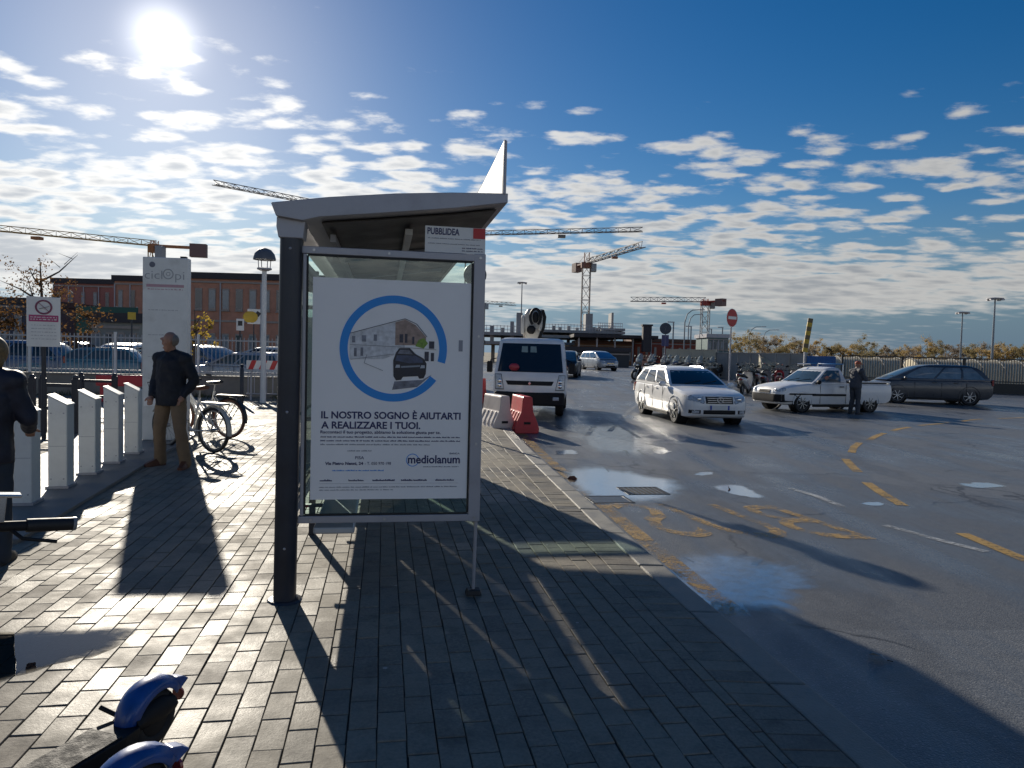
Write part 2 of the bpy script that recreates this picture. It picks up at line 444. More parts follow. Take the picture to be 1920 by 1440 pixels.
# pavement bed (sand) and, beyond the modelled pavers, the sheet with paver pattern
M_SAND = mat('joint_sand', (0.045, 0.042, 0.036), 0.9, var=0.4, vscale=30)
def paver_mat(name, tex):
    m = bpy.data.materials.new(name); m.use_nodes = True
    t = NT(m.node_tree); b = t.n['Principled BSDF']
    geo = t.add('ShaderNodeNewGeometry'); oi = t.add('ShaderNodeObjectInfo'); V = geo.outputs['Position']
    if tex:
        mp = t.add('ShaderNodeMapping'); mp.inputs['Rotation'].default_value = (0, 0, -TH - R(90)); t.link(V, mp.inputs[0])
        br = t.add('ShaderNodeTexBrick', i_Scale=1.0); br.inputs['Brick Width'].default_value = 0.243; br.inputs['Row Height'].default_value = 0.122
        br.inputs['Mortar Size'].default_value = 0.004; br.inputs['Mortar'].default_value = (0.04, 0.04, 0.035, 1)
        br.inputs['Color1'].default_value = (0, 0, 0, 1); br.inputs['Color2'].default_value = (1, 1, 1, 1)
        t.link(mp.outputs[0], br.inputs['Vector'])
        rnd = t.math('MULTIPLY', br.outputs['Color'], 1.0)
    else:
        rnd = t.math('FRACT', t.math('ADD', geo.outputs['Random Per Island'], t.math('MULTIPLY', oi.outputs['Random'], 1.0)))
    big = t.noise(V, 0.8, 5, 0.6); fine = t.noise(V, 55, 5, 0.7); mid = t.noise(V, 7, 6, 0.65)
    base = t.ramp(rnd, [(0.0, (0.145, 0.136, 0.116)), (0.35, (0.205, 0.186, 0.150)), (0.7, (0.235, 0.212, 0.170)), (1.0, (0.165, 0.147, 0.128))])
    base = t.mix(t.maprange(fine, 0.3, 0.72, 0.0, 0.55), base, (0.33, 0.305, 0.25))
    base = t.mix(t.maprange(mid, 0.45, 0.75, 0.0, 0.45), base, (0.10, 0.095, 0.085))
    st = t.noise(V, 2.3, 7, 0.7); base = t.mix(t.maprange(st, 0.56, 0.70, 0.0, 0.55), base, (0.085, 0.078, 0.062))
    pale = t.noise(V, 1.4, 6, 0.7, 0.5); base = t.mix(t.maprange(pale, 0.60, 0.74, 0.0, 0.35), base, (0.36, 0.33, 0.27))
    gum = t.add('ShaderNodeTexVoronoi', i_Scale=2.6); t.link(V, gum.inputs['Vector'])
    base = t.mix(t.maprange(gum.outputs['Distance'], 0.028, 0.036, 0.75, 0.0), base, (0.50, 0.49, 0.45))
    if tex: base = t.mix(br.outputs['Fac'], base, (0.05, 0.047, 0.04))
    damp = t.maprange(big, 0.42, 0.62, 0.0, 1.0)
    base = t.mix(t.math('MULTIPLY', damp, 0.40), base, (0.075, 0.071, 0.065))
    t.link(base, b.inputs['Base Color'])
    rr = t.math('ADD', t.maprange(damp, 0, 1, 0.70, 0.48, False), t.math('MULTIPLY', t.math('SUBTRACT', rnd, 0.5), 0.16))
    rr = t.math('ADD', rr, t.math('MULTIPLY', t.math('SUBTRACT', mid, 0.5), 0.25))
    t.link(rr, b.inputs['Roughness']); b.inputs['Specular IOR Level'].default_value = 0.12
    bp = t.add('ShaderNodeBump', i_Strength=0.55, i_Distance=0.004)
    t.link(t.math('ADD', fine, t.math('MULTIPLY', mid, 0.5)), bp.inputs['Height']); t.link(bp.outputs[0], b.inputs['Normal'])
    return m
M_PAVER = paver_mat('damp_paver', False); M_PAVTEX = paver_mat('damp_paver_far', True)

pv = MB()
for i, y in enumerate(ys_k):
    for x in (-70, kx(y) + 0.0): pv.v.append((x, y, -0.012))
for i in range(len(ys_k) - 1): pv.f.append((2 * i, 2 * i + 1, 2 * i + 3, 2 * i + 2))
n0 = len(pv.v)
for i, y in enumerate(ys_k):
    pv.v.append((kx(y), y, -0.25))
for i in range(len(ys_k) - 1): pv.f.append((2 * i + 1, n0 + i, n0 + i + 1, 2 * i + 3))
pavement = pv.build('pavement', M_SAND); tag(pavement, kind='structure')
# far sheet: everything behind Y = 14.5 and left of the modelled field
YFAR = 14.5
def xleft(y): return -0.74 * y - 1.6
fs = MB()
yy = [-1.5 + 0.25 * i for i in range(65)]
for y in yy: fs.v += [(-70, y, -0.001), (max(xleft(y), -10.5), y, -0.001)]
fs.f += [(2 * i, 2 * i + 1, 2 * i + 3, 2 * i + 2) for i in range(len(yy) - 1)]
n0 = len(fs.v)
y2 = [YFAR + 0.5 * i for i in range(59)]
for y in y2: fs.v += [(-70, y, -0.0005), (kx(y) - 0.002, y, -0.0005)]
fs.f += [(n0 + 2 * i, n0 + 2 * i + 1, n0 + 2 * i + 3, n0 + 2 * i + 2) for i in range(len(y2) - 1)]
tag(fs.build('far_paving', M_PAVTEX, pavement), kind='stuff')

# kerb stones, each a part of the kerb
kerb = empty('kerb'); tag(kerb, kind='structure')
M_KERB = mat('kerb_concrete', (0.20, 0.19, 0.165), 0.55, var=0.25, vscale=5, bump=0.4, bscale=80, dirt=((0.07, 0.065, 0.055), 0.5))
y = -1.4
while y < 40:
    L = 0.98 if y < 16 else 3.9
    y1 = y + L
    def K(yv, o): return (kx(yv, o), yv)
    pts = [K(y + 0.006, 0.004), K(y + 0.006, 0.2), K(y + L / 2, 0.2), K(y1 - 0.006, 0.2), K(y1 - 0.006, 0.004), K(y + L / 2, 0.004)]
    m_ = MB(); dz = random.uniform(-0.003, 0.003)
    m_.xy(pts, -0.25, 0.002 + dz)
    m_.build('kerb_stone', M_KERB, kerb, bevel=0.012)
    y = y1

# pavers
PW, PL, JT, CH = 0.122, 0.243, 0.0060, 0.0032
def clip(poly, a, b, c):            # keep a*x+b*y <= c
    out = []
    for i in range(len(poly)):
        p, q = poly[i], poly[(i + 1) % len(poly)]
        dp, dq = a * p[0] + b * p[1] - c, a * q[0] + b * q[1] - c
        if dp <= 0: out.append(p)
        if dp * dq < 0:
            k = dp / (dp - dq); out.append((p[0] + (q[0] - p[0]) * k, p[1] + (q[1] - p[1]) * k))
    return out
def area(p): return 0.5 * abs(sum(p[i][0] * p[(i + 1) % len(p)][1] - p[(i + 1) % len(p)][0] * p[i][1] for i in range(len(p))))
def paver_geom(m_, poly, z0, zt, tilt=(0, 0)):
    cx = sum(p[0] for p in poly) / len(poly); cy = sum(p[1] for p in poly) / len(poly); n = len(poly)
    def ins(p, d):
        vx, vy = p[0] - cx, p[1] - cy; L = math.hypot(vx, vy); k = max(0, (L - d * 1.5) / L); return (cx + vx * k, cy + vy * k)
    def zz(p, z): return z + (p[0] - cx) * tilt[0] + (p[1] - cy) * tilt[1]
    A = [(*p, z0) for p in poly]; B = [(*p, zz(p, zt - CH * 0.7)) for p in poly]; C = [(*ins(p, CH), zz(p, zt)) for p in poly]
    Fs = [tuple(range(2 * n, 3 * n))]
    for i in range(n):
        j = (i + 1) % n
        Fs += [(i, j, n + j, n + i), (n + i, n + j, 2 * n + j, 2 * n + i)]
    m_.add(A + B + C, Fs)
SLAB0, SLAB1, SLAB_W = Vector((-3.85, 5.6)), Vector((-5.62, 13.0)), 1.55   # front edge of the dock slab
sd = (SLAB1 - SLAB0).normalized(); sn = Vector((-sd.y, sd.x))
def in_slab(x, y):
    p = Vector((x, y)) - SLAB0; t = p.dot(sd); q = p.dot(sn)
    return 0.1 < t < (SLAB1 - SLAB0).length - 0.1 and 0.12 < q < SLAB_W - 0.12
SOLD = 0.246      # width of the soldier course along the kerb
cells = []
ka = math.atan2(KERB[2][0] - KERB[5][0], KERB[5][1] - KERB[2][1])
for ci in range(-95, 40):
    s = ci * PW
    off = PL / 2 if ci % 2 else 0
    for ri in range(-8, 68):
        t = ri * PL + off + 0.01 * math.sin(ci * 1.7)
        q = [(s + JT / 2, t + JT / 2), (s + PW - JT / 2, t + JT / 2), (s + PW - JT / 2, t + PL - JT / 2), (s + JT / 2, t + PL - JT / 2)]
        poly = [((RX * a + AX * b).x, (RX * a + AX * b).y) for a, b in q]
        c = (RX * (s + PW / 2) + AX * (t + PL / 2))
        if c.y < -0.4 or c.y > YFAR or c.x < xleft(c.y) - 0.1 or c.x < -10.5 or c.x > kx(c.y, -SOLD) + 0.15: continue
        if in_slab(c.x, c.y): continue
        full = True
        # clip against the local kerb line
        y0 = c.y; dx = (kx(y0 + 0.3) - kx(y0 - 0.3)) / 0.6
        a_, b_ = 1.0, -dx; cc = (kx(y0, -SOLD) - JT) - dx * y0
        pc = clip(poly, a_, b_, cc)
        if len(pc) < 3 or area(pc) < 0.002: continue
        pc = clip(pc, 0, 1, YFAR)
        if len(pc) < 3: continue
        full = abs(area(pc) - area(poly)) < 1e-6
        cells.append((c, pc, full))
y = -0.4
while y < YFAR:
    dx = (kx(y + 0.3) - kx(y - 0.3)) / 0.6
    P = [(kx(y) - SOLD, y + 0.003), (kx(y) - 0.004, y + 0.003), (kx(y + PW) - 0.004, y + PW - 0.003), (kx(y + PW) - SOLD, y + PW - 0.003)]
    # soldier pavers stay square to the kerb
    cells.append((Vector((kx(y) - SOLD / 2, y + PW / 2, 0)), P, False)); y += PW
def inview(c):
    return c.y > 2.2 and abs(c.x) < 0.73 * c.y
order = sorted(range(len(cells)), key=lambda i: (0 if inview(cells[i][0]) else 1, cells[i][0].y * cells[i][0].y + 0.3 * cells[i][0].x ** 2))
near = set(order[:298])
rest = MB(); shared = []
for k in range(3):
    m_ = MB(); hw, hl = PW / 2 - JT / 2, PL / 2 - JT / 2
    j = [random.uniform(-0.0012, 0.0012) for _ in range(8)]
    paver_geom(m_, [(-hw + j[0], -hl + j[1]), (hw + j[2], -hl + j[3]), (hw + j[4], hl + j[5]), (-hw + j[6], hl + j[7])], -0.03, 0.0)
    me = m_.mesh('paver'); me.materials.append(M_PAVER); shared.append(me)
for i, (c, poly, full) in enumerate(cells):
    hgt = 0.0025 * mnoise.noise(Vector((c.x * 1.3, c.y * 1.3, 3))) + random.uniform(-0.0018, 0.0018)
    tl = (random.gauss(0, 0.008), random.gauss(0, 0.006))
    if i in near:
        if full:
            o = bpy.data.objects.new('paver', shared[i % 3]); o.location = (c.x + random.gauss(0, .0009), c.y + random.gauss(0, .0009), hgt); o.rotation_euler = (tl[1], -tl[0], TH + random.gauss(0, .006))
        else:
            m_ = MB(); paver_geom(m_, poly, -0.03, hgt, tl); me = m_.mesh('paver'); me.materials.append(M_PAVER); o = bpy.data.objects.new('paver', me)
        COL.objects.link(o); o.parent = pavement
    else:
        paver_geom(rest, poly, -0.012, hgt, tl)
tag(rest.build('paving', M_PAVER, pavement), kind='stuff')

# concrete slab under the docking posts
M_CONC = mat('slab_concrete', (0.17, 0.165, 0.155), 0.6, var=0.2, vscale=3, bump=0.3, bscale=50, dirt=((0.08, 0.075, 0.07), 0.5))
m_ = MB(); L = (SLAB1 - SLAB0).length
pl = [SLAB0, SLAB0 + sd * L, SLAB0 + sd * L + sn * SLAB_W, SLAB0 + sn * SLAB_W]
m_.xy([(p.x, p.y) for p in pl], -0.1, 0.035)
tag(m_.build('dock_slab', M_CONC, bevel=0.008), kind='structure')

# ------------------------------------------------------------------ water lying on road and paving
def water_mat(name='puddle_water', rough=0.015, nz_amp=1.1):
    m = bpy.data.materials.new(name); m.use_nodes = True
    t = NT(m.node_tree); t.n.clear(); out = t.add('ShaderNodeOutputMaterial')
    tr = t.add('ShaderNodeBsdfTransparent', i_Color=(0.55, 0.53, 0.49, 1)); gl = t.add('ShaderNodeBsdfGlossy', i_Roughness=rough)
    fr = t.add('ShaderNodeFresnel', i_IOR=1.45); mx = t.add('ShaderNodeMixShader')
    tc = t.add('ShaderNodeTexCoord'); bp = t.add('ShaderNodeBump', i_Strength=0.04, i_Distance=0.01)
    t.link(t.noise(tc.outputs['Object'], 6, 3, 0.5), bp.inputs['Height']); t.link(bp.outputs[0], gl.inputs['Normal'])
    at_ = t.add('ShaderNodeAttribute', attribute_name='film')
    nz = t.noise(tc.outputs['Object'], 9, 5, 0.65)
    film = t.maprange(t.math('ADD', at_.outputs['Fac'], t.math('MULTIPLY', t.math('SUBTRACT', nz, 0.5), nz_amp)), 0.10, 0.85, 0.0, 1.0)
    t.link(t.math('MULTIPLY', fr.outputs[0], film), mx.inputs[0]); t.link(gl.outputs[0], mx.inputs[2])
    tcol = t.mix(film, (1, 1, 1), (0.72, 0.70, 0.66)); t.link(tcol, tr.inputs['Color'])
    t.link(tr.outputs[0], mx.inputs[1]); t.link(mx.outputs[0], out.inputs[0])
    return m
M_WATER = water_mat(); M_FILM = water_mat('wet_film', 0.16, 0.5)
def puddle(pix, z, jag=0.05, sub=8, soft=True, amt=1.0, m=None):
    pts = [gp(x, y, z) for x, y in pix]; out = []
    n = len(pts)
    for i in range(n):
        p0, p1, p2, p3 = pts[i - 1], pts[i], pts[(i + 1) % n], pts[(i + 2) % n]
        for k in range(sub):
            t = k / sub
            q = 0.5 * ((2 * p1) + (p2 - p0) * t + (2 * p0 - 5 * p1 + 4 * p2 - p3) * t * t + (3 * p1 - p0 - 3 * p2 + p3) * t ** 3)
            q = q + Vector((mnoise.noise(q * 5), mnoise.noise(q * 5 + Vector((9, 0, 0))), 0)) * jag * 1.2 + Vector((mnoise.noise(q * 19), mnoise.noise(q * 19 + Vector((9, 0, 0))), 0)) * jag * 0.5
            out.append((q.x, q.y))
    m_ = MB(); V = [(x, y, z) for x, y in out]; c = (sum(v[0] for v in V) / len(V), sum(v[1] for v in V) / len(V), z)
    N = len(V); ks = (1.0, 0.86, 0.6)
    for k in ks: m_.v += [(c[0] + (x - c[0]) * k, c[1] + (y_ - c[1]) * k, z) for x, y_, _ in V]
    for q in range(2): m_.f += [(q * N + i, q * N + (i + 1) % N, (q + 1) * N + (i + 1) % N, (q + 1) * N + i) for i in range(N)]
    m_.f.append(tuple(range(2 * N, 3 * N)))
    o = m_.build('puddle', m or M_WATER)
    at_ = o.data.attributes.new('film', 'FLOAT', 'POINT')
    for i in range(3 * N): at_.data[i].value = (0.0 if soft else 0.5, (0.34 if soft else 0.65) * amt, 1.0 * amt)[i // N]
    return tag(o, kind='structure')
ZR = -0.10
puddle([(-90, 1196), (40, 1184), (150, 1180), (250, 1176), (225, 1205), (190, 1225), (120, 1240), (30, 1268), (-90, 1290)], 0.0035, 0.03, soft=False)
puddle([(1058, 888), (1085, 884), (1130, 893), (1185, 905), (1160, 912), (1165, 928), (1120, 930), (1085, 918)], ZR + 0.004, 0.06)
puddle([(1110, 930), (1165, 930), (1178, 945), (1120, 946)], ZR + 0.004, 0.05)
puddle([(1335, 910), (1380, 907), (1410, 918), (1440, 935), (1390, 932), (1345, 920)], ZR + 0.004, 0.06, m=M_FILM)
puddle([(1190, 1085), (1260, 1035), (1380, 1030), (1500, 1055), (1560, 1095), (1520, 1140), (1420, 1170), (1330, 1165), (1240, 1130)], ZR + 0.004, 0.16, amt=0.5, m=M_FILM)
puddle([(1060, 870), (1130, 872), (1230, 890), (1300, 905), (1290, 935), (1230, 950), (1120, 950), (1075, 925), (1040, 890)], ZR + 0.0055, 0.10, amt=0.8, m=M_FILM)
puddle([(1040, 800), (1150, 790), (1230, 815), (1270, 850), (1200, 865), (1100, 850)], ZR + 0.004, 0.3, amt=0.5, m=M_FILM)
puddle([(1215, 842), (1240, 838), (1262, 846), (1235, 852)], ZR + 0.004, 0.1, m=M_FILM)
puddle([(1300, 886), (1335, 884), (1345, 890), (1310, 892)], ZR + 0.004, 0.06, m=M_FILM)
puddle([(1615, 942), (1650, 941), (1660, 947), (1625, 948)], ZR + 0.004, 0.05, m=M_FILM)
puddle([(1790, 908), (1840, 904), (1885, 910), (1840, 917)], ZR + 0.004, 0.08, m=M_FILM)
puddle([(1040, 845), (1080, 843), (1085, 851), (1045, 853)], ZR + 0.004, 0.08, m=M_FILM)

# ------------------------------------------------------------------ road paint
def paint_mat(name, col, wear=0.5):
    m = bpy.data.materials.new(name); m.use_nodes = True
    t = NT(m.node_tree); b = t.n['Principled BSDF']; out = t.n['Material Output']
    tc = t.add('ShaderNodeTexCoord'); V = tc.outputs['Object']
    n = t.math('ADD', t.math('MULTIPLY', t.noise(V, 3, 6, 0.7), 0.5), t.math('MULTIPLY', t.noise(V, 38, 5, 0.75), 0.5))
    b.inputs['Base Color'].default_value = (*col, 1); b.inputs['Roughness'].default_value = 0.45
    tr = t.add('ShaderNodeBsdfTransparent'); mx = t.add('ShaderNodeMixShader')
    t.link(t.maprange(n, wear - 0.07, wear + 0.09, 0.0, 0.9), mx.inputs[0]); t.link(tr.outputs[0], mx.inputs[1]); t.link(b.outputs[0], mx.inputs[2]); t.link(mx.outputs[0], out.inputs[0])
    return m
M_YEL = paint_mat('worn_yellow_paint', (0.42, 0.26, 0.06), 0.44); M_YELW = paint_mat('faded_yellow_paint', (0.44, 0.28, 0.085), 0.505)
M_YELL = paint_mat('broken_yellow_paint', (0.46, 0.29, 0.085), 0.51)
M_WHT = paint_mat('faded_white_paint', (0.42, 0.43, 0.43), 0.50)
marks = empty('road_markings'); tag(marks, kind='structure')
def stripe(path, wd, m, name, dz=0.004):
    pts = [Vector(p) for p in path]; V = []
    for i, p in enumerate(pts):
        d = (pts[min(i + 1, len(pts) - 1)] - pts[max(i - 1, 0)]); d.z = 0; d.normalize(); nrm = Vector((-d.y, d.x, 0)) * wd / 2
        for sgn in (-1, 1): q = p + nrm * sgn; V.append((q.x, q.y, zr(q.y) + dz))
    m_ = MB(); m_.add(V, [(2 * i, 2 * i + 1, 2 * i + 3, 2 * i + 2) for i in range(len(pts) - 1)])
    return m_.build(name, m, marks)
# yellow line along the kerb
stripe([(kx(yv, 0.42), yv, 0) for yv in [4.7 + 0.5 * i for i in range(26)]], 0.17, M_YELW, 'kerb_line')
# yellow dashes on the curve
DA = [[(4.52, 5.2), (4.55, 6.2), (4.57, 7.19)], [(4.70, 8.53), (4.86, 9.35), (5.04, 10.1)], [(5.38, 11.06), (5.58, 11.7), (5.85, 12.5)], [(6.38, 13.4), (6.85, 14.3), (7.35, 15.1)], [(7.85, 15.7), (8.4, 16.5), (9.0, 17.3)], [(9.5, 17.9), (10.0, 18.5), (10.6, 19.1)], [(11.2, 19.7), (12.0, 20.3), (12.8, 20.95)], [(13.5, 21.5), (14.1, 22.1), (14.8, 22.6)], [(15.6, 23.0), (17, 23.8), (18.4, 24.3)], [(4.6, 1.5), (4.55, 3.0), (4.52, 3.9)]]
for d in DA: stripe([(x, y_, 0) for x, y_ in d], 0.14, M_YEL, 'dash')
# big worn lettering on the lane
lm = text_mesh('BUS', 1.0, extrude=0.0, bold=0.0)
xs = [v.co.x for v in lm.vertices]; x0, x1 = min(xs), max(xs)
for v in lm.vertices:
    u = (v.co.x - x0) / (x1 - x0); q = v.co.y / 0.72
    px_, py_ = 3.30 - 1.85 * u + 0.12, 0
    base = Vector((3.55, 6.85, 0)) + RX * 0
    p = base + Vector((-0.93, -0.04, 0)) * (2.15 * u) + Vector((-0.32, 1.0, 0)) * (1.55 * q) * 1.0
    v.co = (p.x, p.y, ZR + 0.0045)
lm.materials.append(M_YELL); lo = bpy.data.objects.new('lettering', lm); COL.objects.link(lo); lo.parent = marks
for px in ([(1660, 985), (1750, 1010), (1850, 1035)], [(1478, 915), (1530, 930), (1580, 950)], [(1130, 780), (1165, 800), (1200, 822)]):
    stripe([gp(a, b, ZR) for a, b in px], 0.10, M_WHT, 'faded_line')
for q in ([(2.2, 16), (3.6, 22), (5.2, 28)], [(1.6, 15), (2.5, 20)], [(4.2, 24), (7.5, 33)]):
    stripe([(x, y_, 0) for x, y_ in q], 0.12, M_WHT, 'faded_line')

# drain grate in the road
M_IRON = mat('cast_iron', (0.03, 0.03, 0.03), 0.5, metal=0.7, var=0.3, vscale=20)
gc = gp(1205, 921, ZR)
gr = empty('drain_grate', (gc.x, gc.y, ZR), TH, 'black cast iron drain grate in the road by the puddle', 'drain')
m_ = MB()
for a, b, sx, sy in ((0, 0.22, 0.54, 0.04), (0, -0.22, 0.54, 0.04), (0.25, 0, 0.04, 0.4), (-0.25, 0, 0.04, 0.4)): m_.box((a, b, 0.004), (sx, sy, 0.012))
m_.build('frame', M_IRON, gr)
for k in range(7):
    MB().box((-0.195 + k * 0.065, 0, 0.0065), (0.026, 0.395, 0.006)).build('bar', mat('grate_bar_iron', (0.10, 0.10, 0.10), 0.4, metal=0.6), gr)
MB().box((0, 0, 0.002), (0.46, 0.40, 0.0085)).build('sump_shade_plate', mat('painted_sump_shade', (0.008, 0.008, 0.008), 0.9), gr)  # flat black plate stands in for the shade below the bars
gc = gp(1142, 937, ZR)
mh = empty('inspection_cover', (gc.x, gc.y, ZR), TH, 'square inspection cover set in the road beside the kerb', 'manhole cover')
MB().box((0, 0, 0.002), (0.42, 0.34, 0.008)).build('lid', mat('cover_iron', (0.06, 0.06, 0.06), 0.35, metal=0.5, var=0.3, vscale=20), mh, bevel=0.003)
m_ = MB()
for a, b, sx, sy in ((0, 0.19, 0.5, 0.03), (0, -0.19, 0.5, 0.03), (0.23, 0, 0.03, 0.35), (-0.23, 0, 0.03, 0.35)): m_.box((a, b, 0.002), (sx, sy, 0.012))
m_.build('frame', M_IRON, mh)
# ------------------------------------------------------------------ bus shelter
M_GREY = mat('grey_coated_aluminium', (0.36, 0.36, 0.39), 0.42, metal=0.25, var=0.08, vscale=4, dirt=((0.12, 0.12, 0.12), 0.25))
M_DARKP = mat('dark_blue_grey_post', (0.022, 0.027, 0.04), 0.38, metal=0.2, var=0.2, vscale=5, dirt=((0.08, 0.075, 0.07), 0.2))
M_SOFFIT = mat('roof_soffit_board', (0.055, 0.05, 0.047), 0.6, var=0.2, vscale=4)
M_GLASS = glass_mat('shelter_glass', (0.80, 0.90, 0.87), opac=0.02)
M_PAPER = mat('poster_paper', (0.86, 0.85, 0.84), 0.45, var=0.03, vscale=2, bump=0.25, bscale=3, dirt=((0.74, 0.73, 0.71), 0.35))
M_WHITE = mat('white_painted_steel', (0.72, 0.72, 0.70), 0.4, var=0.05, vscale=4, dirt=((0.45, 0.43, 0.4), 0.3))
M_NAVY = mat('navy_ink', (0.02, 0.025, 0.11), 0.5, var=0.05)
M_BLUE = mat('print_blue', (0.02, 0.27, 0.72), 0.5, var=0.04)
M_GREYINK = mat('grey_ink', (0.28, 0.29, 0.33), 0.5, var=0.05)
M_RED = mat('sign_red', (0.52, 0.03, 0.03), 0.45, var=0.08)
M_BLACK = mat('black_rubber', (0.012, 0.012, 0.013), 0.6, var=0.2, vscale=15)

SB = Vector((-1.41, 4.49, 0.0)); SL = 6.5
sh = empty('bus_shelter', SB, TH, 'long grey metal and glass bus shelter with a large white poster on its end panel', 'bus shelter')
# post: softly rounded dark column with screws, grey head
def rrect(hx, hy, r, n=4):
    out = []
    for cx, cy, a0 in ((hx - r, hy - r, 0), (-hx + r, hy - r, 90), (-hx + r, -hy + r, 180), (hx - r, -hy + r, 270)):
        for k in range(n + 1):
            a = R(a0 + 90 * k / n); out.append((cx + r * math.cos(a), cy + r * math.sin(a)))
    return out
def column(yv, name='post'):
    m_ = MB(); rr = rrect(0.066, 0.085, 0.05)
    m_.loft([[(x + 0.008, y_ + yv, 0.0) for x, y_ in rr], [(x + 0.024, y_ + yv, 2.262) for x, y_ in rr]])
    p = m_.build(name, M_DARKP, sh, smooth=True)
    for zz in (0.35, 1.2, 2.2):
        MB().ball((0.01 + 0.007 * zz, yv - 0.085, zz), 0.009, 8, 6).build('screw', M_GREY, p)
    MB().lathe([(0.11, 0.0), (0.10, 0.012), (0.075, 0.02)], 16, (0.008, yv, 0)).build('base_plate', M_DARKP, p)
    return p
column(0.0); column(SL)
for yv in (0.0, SL):
    MB().xz([(-0.045, 2.262), (0.10, 2.262), (0.112, 2.37), (-0.055, 2.40), (-0.058, 2.33)], yv - 0.09, yv + 0.09).build('post_head', M_GREY, sh, bevel=0.006)
# roof
prof_t = [(-0.085, 2.462), (0.25, 2.515), (0.65, 2.562), (1.0, 2.590), (1.352, 2.606)]
prof_b = [(1.352, 2.548), (1.02, 2.494), (0.516, 2.430), (0.20, 2.392), (0.10, 2.365), (-0.055, 2.385)]
MB().xz(prof_t + prof_b, -0.13, SL + 0.15).build('roof', M_GREY, sh, bevel=0.004)
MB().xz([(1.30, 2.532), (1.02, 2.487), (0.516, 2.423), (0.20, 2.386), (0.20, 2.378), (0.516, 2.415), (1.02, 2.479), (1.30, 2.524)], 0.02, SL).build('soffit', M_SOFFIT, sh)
for yv in (1.6, 3.25, 4.9):
    MB().xz([(0.16, 2.376), (1.2, 2.503), (1.2, 2.47), (0.55, 2.385), (0.16, 2.30)], yv - 0.02, yv + 0.02).build('roof_bracket', M_GREY, sh)
MB().beam((0.25, 0.3, 2.33), (0.25, SL - 0.3, 2.33), 0.035, 0.05).build('soffit_rail', M_GREY, sh)
MB().beam((0.75, 0.3, 2.40), (0.75, SL - 0.3, 2.40), 0.05, 0.04).build('light_tube', M_WHITE, sh)
# sign board standing on the front edge of the roof
m_ = MB(); tp = []
for i in range(25):
    yv = -0.12 + (SL + 0.25) * i / 24; hgt = 0.325 - 0.05 * math.sin(math.pi * min(1, i / 10)) ; tp.append((yv, 2.60 + hgt))
m_.yz([(tp[0][0], 2.60)] + tp + [(tp[-1][0], 2.60)], 1.315, 1.340)
M_FIN = mat('white_sign_panel', (0.62, 0.62, 0.60), 0.35, var=0.04, vscale=2, dirt=((0.6, 0.58, 0.54), 0.3))
m_.build('roof_sign', M_FIN, sh)
m_ = MB(); m_.tube([(1.3275, a, b + 0.006) for a, b in tp], 0.012, 6); m_.tube([(1.3275, tp[0][0] - 0.008, 2.60), (1.3275, tp[0][0] - 0.008, tp[0][1] + 0.006)], 0.012, 6)
m_.build('roof_sign_trim', M_GREY, sh)
# near end panel
M_CHR0 = mat('bolt_steel', (0.45, 0.45, 0.45), 0.35, metal=0.8)
def end_panel(yv, name):
    for nm, c, d in ((name + '_rail', (0.655, yv, 2.205), (1.145, 0.05, 0.045)), (name + '_rail', (0.655, yv, 0.515), (1.145, 0.05, 0.045)), (name + '_stile', (1.1975, yv, 1.36), (0.075, 0.052, 1.742)), ('inner_stile', (0.105, yv, 1.36), (0.022, 0.048, 1.64))):
        MB().box(c, d).build(nm, M_GREY, sh, bevel=0.004)
    MB().box((0.637, yv, 1.36), (1.04, 0.010, 1.642)).build('glass_pane', M_GLASS, sh)
    for c, d in (((0.637, yv - .008, 2.176), (1.03, .02, .010)), ((0.637, yv - .008, 0.544), (1.03, .02, .010)), ((0.122, yv - .008, 1.36), (.010, .02, 1.62)), ((1.153, yv - .008, 1.36), (.010, .02, 1.62))): MB().box(c, d).build('gasket', M_BLACK, sh)
    for x, z in ((.16, 2.205), (.62, 2.205), (1.2, 2.205), (.16, .515), (.62, .515), (1.2, .515), (1.2, 1.0), (1.2, 1.7)): MB().lathe([(.009, -.004), (.009, 0)], 8, (x, yv - .026 - (.001 if x > 1 else 0), z), 'y').build('bolt', M_CHR0, sh)
    MB().tube([(1.215, yv, 0.49), (1.208, yv, 0.03)], 0.011, 8).build('support_rod', M_GREY, sh)
    m_ = MB(); m_.box((1.208, yv, 0.017), (0.105, 0.09, 0.034), top=(0.8, 0.8)); m_.build('rod_foot', M_BLACK, sh, bevel=0.006)
end_panel(0.0, 'frame'); end_panel(SL, 'frame')
MB().box((0.66, SL, 1.30), (0.98, 0.05, 1.50)).build('far_poster', M_PAPER, sh)
# rear wall
for yv in (1.63, 3.25, 4.88):
    m_ = MB(); m_.box((0.02, yv, 1.12), (0.05, 0.06, 2.24)); m_.build('rear_mullion', M_DARKP, sh)
for i in range(4):
    y0, y1 = i * 1.625 + 0.10, (i + 1) * 1.625 - 0.06
    MB().box((0.035, (y0 + y1) / 2, 1.36), (0.010, y1 - y0, 1.60)).build('glass_pane', M_GLASS, sh)
for zz in (2.18, 0.53): MB().beam((0.035, 0.1, zz), (0.035, SL - 0.1, zz), 0.045, 0.045).build('rear_rail', M_GREY, sh, bevel=0.004)
MB().beam((0.05, 0.1, 1.12), (0.05, SL - 0.1, 1.12), 0.012, 0.05).build('rear_rail', mat('pale_green_strip', (0.45, 0.52, 0.46), 0.4), sh)
# bench
bn = MB(); bn.box((0.30, 2.33, 0.425), (0.26, 4.56, 0.045)); bn.build('bench_seat', mat('bench_pale', (0.42, 0.45, 0.48), 0.4, metal=0.3), sh, bevel=0.012)
for yv in (0.9, 2.4, 3.9):
    MB().box((0.18, yv, 0.41), (0.30, 0.05, 0.02)).build('bench_bracket', M_DARKP, sh)
